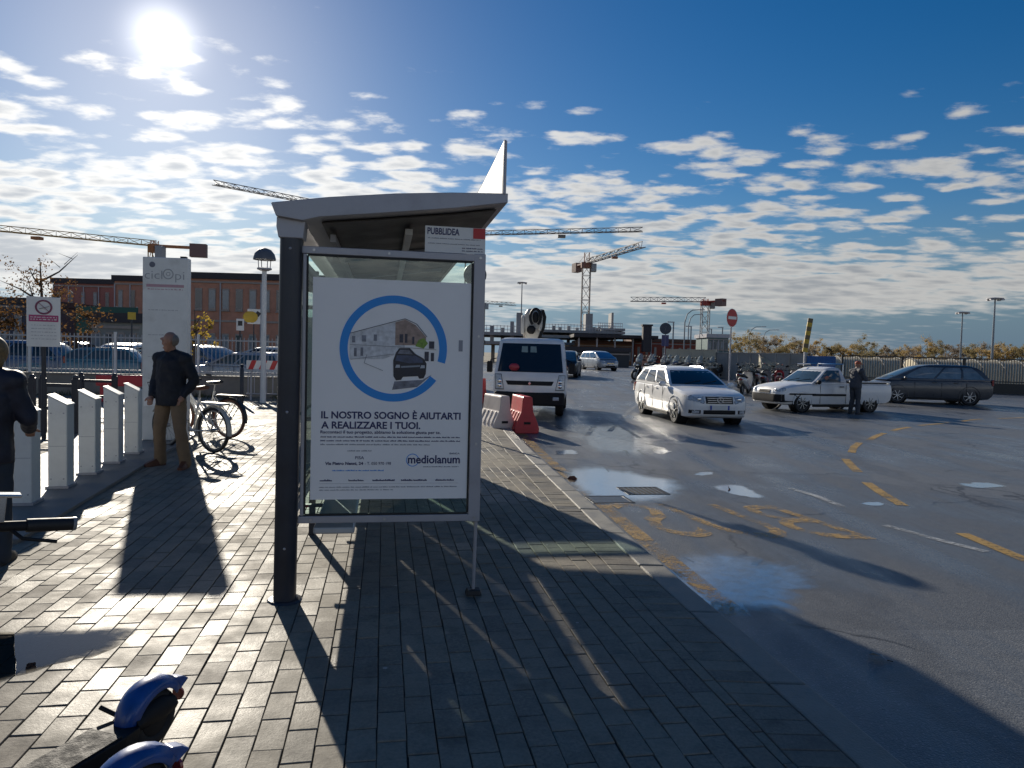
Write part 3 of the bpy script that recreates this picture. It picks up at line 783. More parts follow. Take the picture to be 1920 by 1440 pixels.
# route sign over the panel
rs = MB().box((1.037, -0.005, 2.314), (0.388, 0.008, 0.166)).build('name_board', M_WHITE, sh)
put_text('PUBBLIDEA', 0.058, M_NAVY, rs, (0.857, -0.0105, 2.345), bold=0.0012, width=0.205)
MB().box((1.190, -0.0105, 2.362), (0.078, 0.003, 0.066)).build('red_field', M_RED, rs)
def words(parent, m, x0, x1, z, h, y, seed, gap=0.006, wl=(0.012, 0.05)):
    rnd = random.Random(seed); m_ = MB(); x = x0
    while x < x1 - 0.004:
        L = min(rnd.uniform(*wl), x1 - x); k = x
        while k < x + L - 0.001:
            q = rnd.uniform(0.35, 0.75) * h; hh = h * rnd.choice((0.6, 0.6, 0.8, 1.0))
            m_.box((k + q / 2, y, z + hh / 2), (q * 0.8, 0.0012, hh)); k += q
        x += L + gap
    return m_.build('small_print', m, parent)
words(rs, M_GREYINK, 0.86, 1.20, 2.318, 0.006, -0.0105, 1); words(rs, M_GREYINK, 0.86, 1.20, 2.285, 0.005, -0.0105, 2)
words(rs, M_NAVY, 1.08, 1.215, 2.262, 0.006, -0.0105, 3); words(rs, M_NAVY, 1.08, 1.215, 2.245, 0.006, -0.0105, 4)
# poster 100 x 140
po = MB().box((0.651, -0.0095, 1.3405), (0.992, 0.003, 1.40)).build('poster', M_PAPER, sh)
PY = -0.0122
def arc_poly(cx, cz, r0, r1, a0, a1, n):
    o = [(cx + r1 * math.cos(R(a0 + (a1 - a0) * i / n)), cz + r1 * math.sin(R(a0 + (a1 - a0) * i / n))) for i in range(n + 1)]
    return o, [(cx + r0 * math.cos(R(a0 + (a1 - a0) * i / n)), cz + r0 * math.sin(R(a0 + (a1 - a0) * i / n))) for i in range(n + 1)]
CX, CZ = 0.660, 1.606
m_ = MB(); o_, i_ = arc_poly(CX, CZ, 0.288, 0.338, -15, 328 - 4, 90)
for k in range(90): m_.xz([o_[k], o_[k + 1], i_[k + 1], i_[k]], PY - 0.0006, PY + 0.0015)
m_.build('blue_ring', M_BLUE, po)
def flat(pts, m, name, dy=0.0):
    return MB().xz([(CX + a * 0.336, CZ + b * 0.336) for a, b in pts], PY - 0.0006 - dy, PY + 0.001).build(name, m, po)
G1, G2, G3 = mat('print_pale', (0.60, 0.61, 0.63), .5, var=.25, vscale=30), mat('print_wall', (0.33, 0.24, 0.20), .5, var=.3, vscale=40), mat('print_dark', (0.015, 0.018, 0.03), .4, var=.4, vscale=30)
G4, G5 = mat('print_green', (0.20, 0.32, 0.05), .5, var=.4, vscale=60), mat('print_shadow', (0.20, 0.21, 0.25), .5, var=.5, vscale=20)
flat([(-0.82, 0.26), (0.0, 0.50), (0.20, 0.56), (0.20, -0.05), (-0.2, -0.2), (-0.82, -0.22)], G1, 'printed_house', 0.0)
flat([(0.02, 0.50), (0.20, 0.56), (0.40, 0.46), (0.60, 0.24), (0.60, 0.08), (0.02, 0.07)], G2, 'printed_house', 0.0004)
for a in ([(-0.82, 0.27), (0.20, 0.575), (0.42, 0.48), (0.62, 0.24)], [(-0.82, 0.06), (0.0, 0.04), (0.8, 0.0)], [(-0.80, -0.22), (0.0, -0.1)], [(-0.2, -0.42), (-0.55, -0.28), (-0.5, -0.12)]):
    m_ = MB()
    for p, q in zip(a, a[1:]): m_.beam((CX + p[0] * .336, PY - 0.0012, CZ + p[1] * .336), (CX + q[0] * .336, PY - 0.0012, CZ + q[1] * .336), 0.0022 if a[0][1] < 0.2 else 0.004, 0.0022 if a[0][1] < 0.2 else 0.004)
    m_.build('printed_line', mat('print_line', (0.10, 0.11, 0.14), .5), po)
for wx, wz, ww, wh in ((-0.78, 0.10, .06, .12), (-0.60, 0.12, .08, .12), (-0.38, 0.14, .06, .12), (-0.74, -0.16, .05, .16), (-0.62, -0.15, .05, .16), (0.10, 0.12, .07, .16), (0.20, 0.12, .05, .17), (0.34, 0.10, .04, .14), (0.66, 0.02, .10, .14), (0.58, -0.22, .08, .18), (0.70, -0.22, .06, .16)):
    flat([(wx, wz), (wx + ww, wz), (wx + ww, wz + wh), (wx, wz + wh)], G5 if wx < 0 else mat('print_window', (0.05, 0.05, 0.07), .5, var=.4, vscale=50), 'printed_window', 0.0008)
flat([(0.40, 0.06), (0.46, 0.18), (0.56, 0.22), (0.64, 0.12), (0.56, 0.02)], G4, 'printed_tree', 0.0012)
flat([(-0.02, -0.78), (0.02, -0.62), (0.55, -0.58), (0.72, -0.48), (0.45, -0.72)], G5, 'printed_shadow', 0.0003)
flat([(0.0, -0.52), (-0.01, -0.22), (0.04, -0.07), (0.10, 0.015), (0.30, 0.02), (0.41, -0.09), (0.56, -0.17), (0.62, -0.27), (0.61, -0.46), (0.57, -0.55), (0.49, -0.56), (0.46, -0.51), (0.18, -0.53), (0.14, -0.59), (0.05, -0.60)], G3, 'printed_car', 0.0012)
flat([(0.07, -0.09), (0.12, -0.015), (0.28, -0.01), (0.36, -0.10)], G5, 'printed_car_glass', 0.0016)
flat([(0.03, -0.22), (0.30, -0.27), (0.55, -0.25), (0.54, -0.19), (0.40, -0.12), (0.06, -0.12)], mat('print_car_blue', (0.06, 0.08, 0.14), .4, var=.4, vscale=40), 'printed_bonnet', 0.0016)
flat([(0.14, -0.325), (0.50, -0.30), (0.50, -0.33), (0.14, -0.36)], mat('print_chrome', (0.25, 0.28, 0.32), .4), 'printed_bumper', 0.0018)
for lx in (0.03, 0.50): flat([(lx, -0.36), (lx + .09, -0.355), (lx + .085, -0.30), (lx + .02, -0.30)], mat('print_lamp', (0.45, 0.48, 0.52), .4), 'printed_lamp', 0.0018)
put_text('IL NOSTRO SOGNO È AIUTARTI', 0.062, M_NAVY, po, (0.216, PY, 1.158), bold=0.0016, width=0.880)
put_text('A REALIZZARE I TUOI.', 0.062, M_NAVY, po, (0.217, PY, 1.094), bold=0.0016, width=0.62)
put_text('Raccontaci il tuo progetto, abbiamo la soluzione giusta per te.', 0.027, M_NAVY, po, (0.213, PY, 1.062), bold=0.0004, width=0.755)
for k, (z, x1) in enumerate(((1.036, 1.095), (1.012, 1.095), (0.988, 0.90))):
    words(po, M_GREYINK if k > 1 else M_NAVY, 0.213, x1, z, 0.0085, PY, 10 + k, gap=0.007)
words(po, M_GREYINK, 0.38, 0.53, 0.948, 0.008, PY, 20)
put_text('PISA', 0.028, M_NAVY, po, (0.43, PY, 0.898), width=0.055)
put_text('Via Pietro Nenni, 24', 0.026, M_NAVY, po, (0.245, PY, 0.862), bold=0.0008, width=0.235)
put_text('- T. 050 970 198', 0.026, M_NAVY, po, (0.49, PY, 0.862), width=0.165)
words(po, M_BLUE, 0.29, 0.61, 0.822, 0.008, PY, 21)
put_text('mediolanum', 0.074, M_NAVY, po, (0.762, PY, 0.872), bold=0.0016, width=0.336)
put_text('BANCA', 0.016, M_NAVY, po, (1.03, PY, 0.930), width=0.065)
m_ = MB(); o_, i_ = arc_poly(0.792, 0.892, 0.037, 0.0415, 20, 330, 40)
for k in range(40): m_.xz([o_[k], o_[k + 1], i_[k + 1], i_[k]], PY - 0.0004, PY + 0.001)
m_.build('logo_ring', M_BLUE, po)
words(po, M_GREYINK, 0.86, 1.09, 0.846, 0.007, PY, 22)
for k, (a, b) in enumerate(((0.213, 0.29), (0.39, 0.48), (0.54, 0.68), (0.72, 0.885), (0.94, 1.06))): words(po, M_NAVY, a, b, 0.757, 0.012, PY, 30 + k, wl=(0.05, 0.09))
MB().box((0.65, PY, 0.742), (0.88, 0.001, 0.0012)).build('rule', M_GREYINK, po)
words(po, M_GREYINK, 0.21, 1.08, 0.716, 0.007, PY, 40); words(po, M_GREYINK, 0.21, 0.67, 0.698, 0.007, PY, 41)
words(po, M_GREYINK, 1.07, 1.075, 1.60, 0.09, PY, 42)
# bus stop pole behind the shelter
bs = empty('bus_stop_sign', (-0.74, 13.4, 0), TH, 'dark round bus stop sign on a pole seen through the shelter glass', 'sign')
MB().tube([(0, 0, 0), (0, 0, 3.2)], 0.03, 10).build('pole', M_GREY, bs, smooth=True)
MB().lathe([(0.02, -0.02), (0.21, -0.02), (0.215, 0.0), (0.21, 0.015)], 28, (0, -0.03, 3.02), 'y').build('round_plate', mat('sign_back_dark', (0.035, 0.05, 0.055), 0.5), bs, smooth=True)
MB().box((0.05, -0.03, 2.62), (0.26, 0.02, 0.42)).build('timetable', mat('sign_back_dark', (0.035, 0.05, 0.055), 0.5), bs, bevel=0.004)
# ------------------------------------------------------------------ vehicles
def paint(name, col, rough=0.32, coat=0.45, metal=0.0): return mat(name, col, rough, metal=metal, var=0.05, vscale=3, coat=coat, dirt=(tuple(c * 0.6 + 0.05 for c in col), 0.18))
P_WHITE = paint('white_car_paint', (0.76, 0.76, 0.75)); P_DARK = paint('dark_grey_car_paint', (0.050, 0.054, 0.064), metal=0.3)
P_BLUE = paint('blue_car_paint', (0.04, 0.09, 0.19)); P_SILV = paint('silver_car_paint', (0.34, 0.37, 0.41), metal=0.5); P_BLACK = paint('black_car_paint', (0.012, 0.013, 0.016))
P_TEAL = paint('teal_car_paint', (0.05, 0.17, 0.24)); P_VANW = paint('pale_van_paint', (0.45, 0.48, 0.5))
M_CARGL = mat('dark_car_glass', (0.012, 0.016, 0.022), 0.04, var=0.1, spec=0.7)
M_CARGL2 = mat('pale_reflecting_car_glass', (0.05, 0.08, 0.10), 0.04, var=0.1, spec=0.9)
M_TYRE = mat('tyre_rubber', (0.014, 0.014, 0.015), 0.75, var=0.25, vscale=20)
M_RIM = mat('alloy_rim', (0.32, 0.33, 0.34), 0.35, metal=0.8, var=0.15, vscale=12)
M_CHROME = mat('chrome', (0.6, 0.61, 0.62), 0.15, metal=1.0, var=0.05)
M_PLAST = mat('black_plastic', (0.014, 0.014, 0.016), 0.6, var=0.2, vscale=10, spec=0.25)
M_LAMP = mat('headlight_lens', (0.42, 0.46, 0.50), 0.08, var=0.35, vscale=18, coat=1.0)
M_TAIL = mat('tail_lamp_red', (0.25, 0.01, 0.012), 0.15, var=0.2, coat=0.8)
M_PLATE = mat('number_plate', (0.62, 0.63, 0.62), 0.4, var=0.05)
M_AMBER = mat('amber_lens', (0.6, 0.22, 0.03), 0.2)

def lerp_table(tab, t):
    for (a, *va), (b, *vb) in zip(tab, tab[1:]):
        if t <= b or (b, *vb) == tuple(tab[-1]):
            k = (t - a) / (b - a) if b > a else 0
            k = max(0, min(1, k))
            return [x + (y_ - x) * k for x, y_ in zip(va, vb)]
def boolean_cut(o, cutter):
    md = o.modifiers.new('cut', 'BOOLEAN'); md.operation = 'DIFFERENCE'; md.object = cutter; md.solver = 'EXACT'
    me = bpy.data.meshes.new_from_object(o.evaluated_get(bpy.context.evaluated_depsgraph_get()))
    old = o.data; o.modifiers.clear(); o.data = me; bpy.data.meshes.remove(old)
    me.polygons.foreach_set('use_smooth', [True] * len(me.polygons))
    try: me.set_sharp_from_angle(angle=R(32))
    except Exception: pass
    bpy.data.objects.remove(cutter)

def wheel(parent, x, y, r, wd=0.2, spokes=5, rim=M_RIM, side=1):
    wl = MB()
    h = wd / 2
    wl.lathe([(r * 0.66, -h * 0.85), (r * 0.90, -h), (r * 0.985, -h * 0.75), (r, -h * 0.4), (r, h * 0.4), (r * 0.985, h * 0.75), (r * 0.90, h), (r * 0.66, h * 0.85)], 28, (0, 0, 0), 'x')
    w_ = empty('wheel', (x, y, r)); w_.parent = parent
    wl.build('tyre', M_TYRE, w_, smooth=True)
    m_ = MB(); o = h * 0.80 * side
    m_.lathe([(r * 0.70, o), (r * 0.64, o + 0.012 * side), (r * 0.60, o - 0.01 * side), (r * 0.60, o - 0.05 * side)], 28, (0, 0, 0), 'x', cap=False)
    for k in range(spokes):
        a = 2 * math.pi * k / spokes + 0.3
        m_.beam((o - 0.01 * side, 0.03 * math.cos(a), 0.03 * math.sin(a)), (o - 0.005 * side, r * 0.63 * math.cos(a), r * 0.63 * math.sin(a)), 0.02, r * 0.24, up=(1, 0, 0))
    m_.lathe([(0.01, o + 0.008 * side), (r * 0.2, o + 0.004 * side), (r * 0.2, o - 0.03 * side)], 14, (0, 0, 0), 'x')
    m_.build('rim', rim, w_, smooth=True)
    MB().lathe([(r * 0.64, o - 0.055 * side), (r * 0.05, o - 0.055 * side)], 20, (0, 0, 0), 'x').build('brake_disc', M_PLAST, w_)
    return w_

t_skin = {}
def car(name, loc, th, label, S, cat='car', group=None):
    L, W_, paintm = S['L'], S['W'], S['paint']
    gl = S.get('glass', M_CARGL)
    t_ = empty(name, loc, th, label, cat, group)
    hw0 = W_ / 2
    rings = []; ts = sorted(set([a[0] for a in S['body']] + [i / 26 for i in range(27)]))
    for t in ts:
        zb, zt, hf = lerp_table(S['body'], t); hw = hw0 * hf; y = -L / 2 + L * t; hgt = zt - zb
        half = [(0.0, zb), (hw * 0.80, zb), (hw * 0.95, zb + 0.06 * hgt), (hw * 0.985, zb + 0.25 * hgt), (hw, zb + 0.52 * hgt), (hw * 0.985, zb + 0.74 * hgt), (hw * 0.955, zb + 0.90 * hgt), (hw * 0.88, zb + 0.975 * hgt), (hw * 0.55, zt + 0.012), (0.0, zt + 0.025)]
        rings.append([(x, y, z) for x, z in half] + [(-x, y, z) for x, z in reversed(half[1:-1])])
    def ybody(x, z):
        x = abs(x)
        for i in range(400):
            t = i / 400 * .45; zb, zt, hf = lerp_table(S['body'], t); hgt = zt - zb; hw = hw0 * hf
            if not zb <= z <= zt + .02: continue
            q = (z - zb) / hgt; fac = lerp_table([(0, .80), (.06, .95), (.25, .985), (.52, 1), (.74, .985), (.90, .955), (.975, .88), (1.0, .6), (1.2, .2)], q)[0]
            if hw * fac >= x: return -L / 2 + L * t
        return -L / 2
    def skin(nm, x0, x1, za, zb_, off, m, n=8, k=3, taper=0.0, th=.03):
        # a panel lying on the front surface between two lateral positions
        m_ = MB(); A = []; B = []
        for j in range(k + 1):
            for i in range(n + 1):
                u = i / n; x = x0 + (x1 - x0) * u; lo, hi = za + (zb_ - za) * taper * u, zb_
                z = lo + (hi - lo) * j / k; y = ybody(x, z); A.append((x, y - off, z)); B.append((x, y + th, z))
        w_ = n + 1; m_.add(A + B, [(j * w_ + i, j * w_ + i + 1, (j + 1) * w_ + i + 1, (j + 1) * w_ + i) for j in range(k) for i in range(n)])
        K = (k + 1) * w_; edge = [i for i in range(w_)] + [j * w_ + n for j in range(1, k + 1)] + [k * w_ + i for i in range(n - 1, -1, -1)] + [j * w_ for j in range(k - 1, 0, -1)]
        m_.f += [(edge[i], edge[(i + 1) % len(edge)], edge[(i + 1) % len(edge)] + K, edge[i] + K) for i in range(len(edge))]
        return m_.build(nm, m, t_, smooth=True)
    t_skin[name] = skin
    body = MB().loft(rings).build('body', paintm, t_, smooth=True)
    r = S['wr']; wy = [(-L / 2 + S['wf'] * L), (-L / 2 + S['wb'] * L)]
    cut = MB()
    for y in wy: 
        for sx in (-1, 1): cut.lathe([(r * 1.16, sx * (hw0 - 0.30)), (r * 1.16, sx * (hw0 + 0.2))], 30, (0, y, r * 1.04), 'x')
    boolean_cut(body, cut.build('cutter', None))
    for y in wy:
        for sx in (-1, 1): wheel(t_, sx * (hw0 - 0.115), y, r, 0.2, S.get('spokes', 5), S.get('rim', M_RIM), sx)
    # greenhouse
    G = S['green']
    def lv(z): return lerp_table(G, z)
    bul = S.get('bulge', 0.13)
    def PT(side, u, z, off=0.0):
        yf, yr, hw = lv(z); yf = -L / 2 + L * yf; yr = -L / 2 + L * yr
        q = 2 * u - 1
        if side == 'f': return (hw * q, yf + bul * q * q - off, z + off * 0.6)
        if side == 'b': return (hw * q, yr - 0.08 * q * q + off, z + off * 0.4)
        sx = 1 if side == 'r' else -1
        return (sx * (hw * (1 + 0.03 * (1 - q * q)) + off), yf + bul + (yr - 0.08 - yf - bul) * u, z + off * 0.2)
    z0, z1 = G[0][0], G[-1][0]; zs = sorted(set([g[0] for g in G] + [z0 + (z1 - z0) * i / 8 for i in range(9)]))
    rings = []
    for z in zs:
        ring = [PT('f', i / 8, z) for i in range(9)] + [PT('r', i / 7, z) for i in range(1, 7)] + [PT('b', 1 - i / 6, z) for i in range(7)] + [PT('l', 1 - i / 7, z) for i in range(1, 7)]
        rings.append(ring)
    MB().loft(rings).build('cabin', S.get('roofpaint', paintm), t_, smooth=True)
    def patch(nm, side, u0, u1, za, zb_, off=0.006, n=8, m=4, mt=gl):
        m_ = MB(); V = []
        for j in range(m + 1):
            z = za + (zb_ - za) * j / m; ua = u0[0] + (u0[1] - u0[0]) * j / m; ub = u1[0] + (u1[1] - u1[0]) * j / m
            for i in range(n + 1): V.append(PT(side, ua + (ub - ua) * i / n, z, off))
        m_.add(V, [(j * (n + 1) + i, j * (n + 1) + i + 1, (j + 1) * (n + 1) + i + 1, (j + 1) * (n + 1) + i) for j in range(m) for i in range(n)])
        return m_.build(nm, mt, t_, smooth=True)
    wz0, wz1 = S['wz']
    patch('windscreen', 'f', (0.04, 0.07), (0.96, 0.93), wz0 + 0.0, wz1, mt=S.get('screen', gl))
    if S.get('rearwin', True): patch('rear_window', 'b', (0.08, 0.12), (0.92, 0.88), wz0 + 0.06, wz1 - 0.02)
    for sd_ in 'lr':
        for (a, b) in S['side']: patch('side_window', sd_, a, b, wz0 + 0.03, wz1 - 0.01)
    def bx(nm, c, d, m, bev=0.0, rot=None): return MB().box(c, d, rot).build(nm, m, t_, bevel=bev)
    fy = -L / 2
    for sx in (-1, 1):
        hx, hz, hw_, hh, hy = S['lamp']
        hl = skin('headlight', sx * (hx - hw_ / 2), sx * (hx + hw_ / 2), hz - hh / 2, hz + hh / 2, .012, M_LAMP, 10, 4, .45)
        e_ = MB(); e_.ball((sx * (hx - hw_ * .18), ybody(hx - hw_ * .18, hz) - .008, hz + .01), (.06, .02, .055), 12, 8); e_.build('bulb', M_CHROME, hl, smooth=True)
        skin('headlight_shadow_gap', sx * (hx - hw_ / 2 - .012), sx * (hx + hw_ / 2 + .012), hz - hh / 2 - .014, hz + hh / 2 + .010, .004, M_PLAST, 10, 4, .45)
        mir = MB(); mx_ = sx * (hw0 + 0.07); my = -L / 2 + S['mir'][0] * L; mz = S['mir'][1]
        mir.ball((mx_, my, mz), (0.10, 0.06, 0.075), 12, 8); mir.beam((mx_ - sx * 0.14, my, mz - 0.05), (mx_, my, mz - 0.03), 0.04)
        mir.build('wing_mirror', S.get('mirm', paintm), t_, smooth=True)
        m_ = MB(); m_.box((sx * (hw0 - 0.14), L / 2 - 0.03, S['tailz']), (0.14, 0.08, 0.26)); m_.build('tail_lamp', M_TAIL, t_, bevel=0.02)
        for d in S.get('handles', (0.5, 0.68)):
            bx('door_handle', (sx * (hw0 + 0.001), fy + d * L, S['wz'][0] - 0.13), (0.03, 0.17, 0.03), S.get('handlem', paintm), 0.008)
        if S.get('mould'): bx('side_moulding', (sx * (hw0 + 0.001), fy + S['mould'][1] * L, S['mould'][0]), (0.03, S['mould'][2] * L, 0.07), M_PLAST, 0.008)
        for d in S.get('doorlines', ()):
            bx('door_gap', (sx * (hw0 * 0.992), fy + d * L, 0.60), (0.012, 0.008, 0.62), M_PLAST)
        if S.get('rails'):
            zt = S['rails']; m_ = MB()
            m_.tube([(sx * 0.53, fy + .50 * L, zt - 0.05), (sx * 0.54, fy + .55 * L, zt + .03), (sx * 0.54, fy + .75 * L, zt + .035), (sx * 0.53, fy + .86 * L, zt - 0.03)], 0.018, 6); m_.build('roof_rail', M_CHROME, t_, smooth=True)
    for sx in (-.45, .12):
        a_, b_2 = PT('f', .5 + sx * .55, wz0 + .015, .016), PT('f', .5 + sx * .55 + .30, wz0 + .10, .016); MB().beam(a_, b_2, .014, .012).build('wiper', M_PLAST, t_)
    for y in wy:
        for sx in (-1, 1):
            m_ = MB(); m_.torus((sx * (hw0 - .012), y, r * 1.04), r * 1.165, .014, 'x', 24, 6, R(-8), R(188)); m_.build('arch_lip', paintm, t_, smooth=True)
            MB().lathe([(r * 1.15, sx * (hw0 - .29)), (r * 1.15, sx * (hw0 - .05))], 24, (0, y, r * 1.04), 'x', cap=False).build('wheel_well', M_PLAST, t_)
    for sx in (-1, 1): MB().box((sx * (hw0 - .03), 0, .225), (.05, L * .44, .09)).build('sill', M_PLAST, t_, bevel=.012)
    zs_ = S['wz'][0]
    for sd_ in 'lr':
        m_ = MB(); m_.tube([PT(sd_, u / 10, zs_ + .015, .010) for u in range(0, 11)], .009, 5); m_.build('window_trim', S.get('trimm', M_CHROME), t_)
    gw, gz, gh, gy_ = S['grille']
    g = skin('grille', -gw / 2, gw / 2, gz - gh / 2, gz + gh / 2, .014, M_PLAST, 12, 4)
    for k in range(S.get('slats', 3)):
        z = gz - gh / 2 + gh * (k + 0.7) / (S.get('slats', 3) + 0.4); MB().box((0, fy - 0.020 + (ybody(0, z) - fy), z), (gw * 0.90, 0.016, 0.016)).build('slat', M_CHROME, g)
    iw, iz, ih, iy = S['intake']
    skin('lower_intake', -iw / 2, iw / 2, iz - ih / 2, iz + ih / 2, .010, M_PLAST, 12, 3)
    pz, py_ = S['plate']; py_ = min(ybody(0, pz) - fy, ybody(.24, pz) - fy + .01) - .018
    p = bx('number_plate', (0, fy + py_, pz), (0.5, 0.015, 0.11), M_PLATE)
    for sx in (-1, 1): MB().box((sx * 0.228, fy + py_ - 0.009, pz), (0.045, 0.004, 0.108)).build('plate_band', mat('plate_blue', (0.02, 0.06, 0.35), 0.4), p)
    return t_, bx, (fy, hw0, L)

MERC = dict(L=4.60, W=1.77, paint=P_WHITE, wr=0.325, wf=0.185, wb=0.785, spokes=5,
    body=[(0, .33, .56, .62), (.006, .27, .66, .72), (.018, .23, .745, .80), (.045, .20, .79, .885), (.09, .19, .835, .94), (.14, .19, .872, .965), (.20, .19, .905, .985), (.30, .18, .955, 1.0), (.60, .18, .965, 1.0), (.88, .19, .97, .985), (.965, .24, .96, .93), (.99, .32, .93, .87), (1, .40, .85, .82)],
    green=[(.93, .265, .985, .80), (1.05, .315, .975, .775), (1.30, .425, .925, .665), (1.385, .475, .895, .60), (1.425, .53, .87, .52), (1.445, .60, .82, .36)],
    wz=(.985, 1.335), side=[((.06, .05), (.34, .34)), ((.37, .37), (.66, .66)), ((.69, .69), (.95, .93))], lamp=(.585, .665, .37, .17, .045), mir=(.335, .98), tailz=.78, rails=1.40, grille=(.70, .655, .17, .0), intake=(.82, .36, .10, .03), plate=(.475, .005), doorlines=(.375, .56, .72))
f_, b_ = Vector((4.27, 18.56, 0)), Vector((3.9, 21.49, 0))
hd = (f_ - b_).normalized(); th_m = math.atan2(hd.x, -hd.y)
# body axis lies half a track to the camera's right of the near wheels
side_v = Vector((math.cos(th_m), math.sin(th_m), 0))
cc_ = (f_ + b_) / 2 + side_v * 0.77 - hd * (-0.07)
mc, bx, (fy, hw0, L) = car('estate_car', (cc_.x, cc_.y, ZR), th_m, 'white estate car with roof rails and chromed grille crossing the wet forecourt', MERC)
em = MB(); em.torus((0, fy - 0.045, .665), .075, .008, 'y', 24, 6)
for k in range(3):
    a = R(90 + 120 * k); em.beam((0, fy - 0.045, .665), (.072 * math.cos(a), fy - 0.045, .665 + .072 * math.sin(a)), .014)
em.build('grille_star', M_CHROME, mc)
for sx in (-1, 1):
    t_skin['estate_car']('fog_recess', sx * .48, sx * .74, .32, .41, .006, M_PLAST, 6, 2)
    t_skin['estate_car']('fog_lamp', sx * .52, sx * .68, .335, .395, .012, M_LAMP, 6, 2)

PICK = dict(L=4.5, W=1.74, paint=P_WHITE, wr=0.31, wf=0.19, wb=0.80, spokes=8, rim=M_RIM, rearwin=True, bulge=.12,
    body=[(0, .34, .58, .66), (.008, .28, .70, .78), (.025, .25, .79, .86), (.06, .24, .84, .93), (.14, .23, .91, .975), (.25, .23, .965, 1.0), (.60, .23, .98, 1.0), (.95, .28, .98, 1.0), (.985, .34, .98, .98), (1, .40, .96, .96)],
    green=[(.93, .24, .60, .80), (1.05, .285, .60, .77), (1.38, .385, .575, .66), (1.46, .43, .56, .60), (1.50, .47, .54, .48)],
    wz=(.985, 1.40), side=[((.10, .06), (.82, .84))], lamp=(.60, .70, .34, .17, .05), mir=(.31, 1.0), mirm=M_PLAST, tailz=.76, grille=(.56, .66, .11, -.005), slats=1, intake=(1.0, .42, .20, -.01), plate=(.50, -.03), glass=M_CARGL2, screen=M_CARGL2, handles=(.53,), handlem=M_PLAST, mould=(.58, .42, .30), doorlines=(.34, .57))
f_, b_ = Vector((9.48, 23.55, 0)), Vector((12.1, 24.38, 0)); hd = (f_ - b_).normalized(); th_p = math.atan2(hd.x, -hd.y)
sv = Vector((math.cos(th_p), math.sin(th_p), 0)); c0 = (f_ + b_) / 2; sgn = 1 if sv.y > 0 else -1
c0 = c0 + sv * sgn * 0.75
pk, bx, (fy, hw0, L) = car('pickup_truck', (c0.x, c0.y, ZR), th_p, 'white single cab pickup with black bumper and side strip beside the worker', PICK, 'pickup')
MB().box((0, L * .30, .985), (1.46, L * .345, .10)).build('bed_liner', M_PLAST, pk, bevel=.01)
for sx in (-1, 1): MB().box((sx * .80, L * .30, 1.03), (.10, L * .37, .05)).build('bed_rail', P_WHITE, pk, bevel=.012)
MB().box((0, L * .485, .80), (1.60, .04, .46)).build('tailgate', P_WHITE, pk, bevel=.015)
t_skin['pickup_truck']('front_bumper', -.845, .845, .33, .58, .03, M_PLAST, 24, 5, th=.06)
for sx in (-1, 1): MB().box((sx * .84, -L / 2 + .19 * L, .60), (.075, 1.0, .05)).build('arch_trim', M_PLAST, pk, bevel=.02)
m_ = MB(); m_.tube([(-.6, L * .085, .98), (-.6, L * .085, 1.60), (.6, L * .085, 1.60), (.6, L * .085, .98)], .022, 8); m_.tube([(-.6, L * .085, 1.60), (-.6, -.5, 1.58)], .02, 8); m_.tube([(.6, L * .085, 1.60), (.6, -.5, 1.58)], .02, 8)
m_.build('ladder_rack', M_CHROME, pk, smooth=True)

MPV = dict(L=4.45, W=1.82, paint=P_DARK, wr=0.345, wf=0.185, wb=0.80, spokes=7, rim=mat('bright_rim', (0.55, 0.56, 0.57), .35, metal=.5),
    body=[(0, .34, .62, .70), (.015, .26, .74, .82), (.05, .21, .88, .92), (.10, .20, .96, .96), (.16, .19, 1.0, .985), (.22, .19, 1.01, 1.0), (.60, .19, 1.03, 1.0), (.90, .22, 1.05, .98), (.97, .26, 1.05, .94), (1, .38, .98, .88)],
    green=[(.97, .06, .99, .80), (1.10, .13, .985, .78), (1.42, .285, .925, .70), (1.54, .355, .885, .64), (1.62, .44, .83, .54), (1.645, .56, .76, .36)],
    wz=(1.04, 1.53), side=[((.10, .06), (.42, .42)), ((.45, .45), (.70, .70)), ((.73, .73), (.95, .90))], lamp=(.62, .74, .34, .17, .06), mir=(.24, 1.06), tailz=.95, grille=(.7, .60, .12, .0), intake=(.9, .36, .14, .02), plate=(.48, 0), glass=mat('daylight_tinted_car_glass', (.15, .19, .22), .05, var=.3, vscale=3, spec=.9), screen=M_CARGL2, doorlines=(.33, .56, .77))  # opaque panes, paled in colour to imitate light coming through the windows
f_, b_ = Vector((16.08, 29.96, 0)), Vector((18.75, 29.47, 0)); hd = (f_ - b_).normalized(); th_d = math.atan2(hd.x, -hd.y)
sv = Vector((math.cos(th_d), math.sin(th_d), 0)); c0 = (f_ + b_) / 2; c0 = c0 + sv * (1 if sv.y > 0 else -1) * 0.8
car('family_car', (c0.x, c0.y, zr(29.5)), th_d, 'dark grey people carrier parked beside the railing, bright seven spoke wheels', MPV)
def variant(base, **kw): d = dict(base); d.update(kw); return d
y_ = 62; p_ = at(1122, 685, y_); car('far_car', (p_.x, y_, zr(y_)), R(20), 'small pale blue car facing us far behind the scooters', variant(MPV, paint=P_SILV, glass=mat('blue_glass', (.05, .16, .32), .05), screen=mat('blue_glass', (.05, .16, .32), .05)), group='cars far down the road')
y_ = 46; p_ = at(1066, 697, y_); car('far_car', (p_.x - .2, y_, zr(y_)), R(-9), 'dark off-road car half hidden behind the aerial truck', variant(MPV, paint=P_BLACK, glass=M_CARGL2), group='cars far down the road')
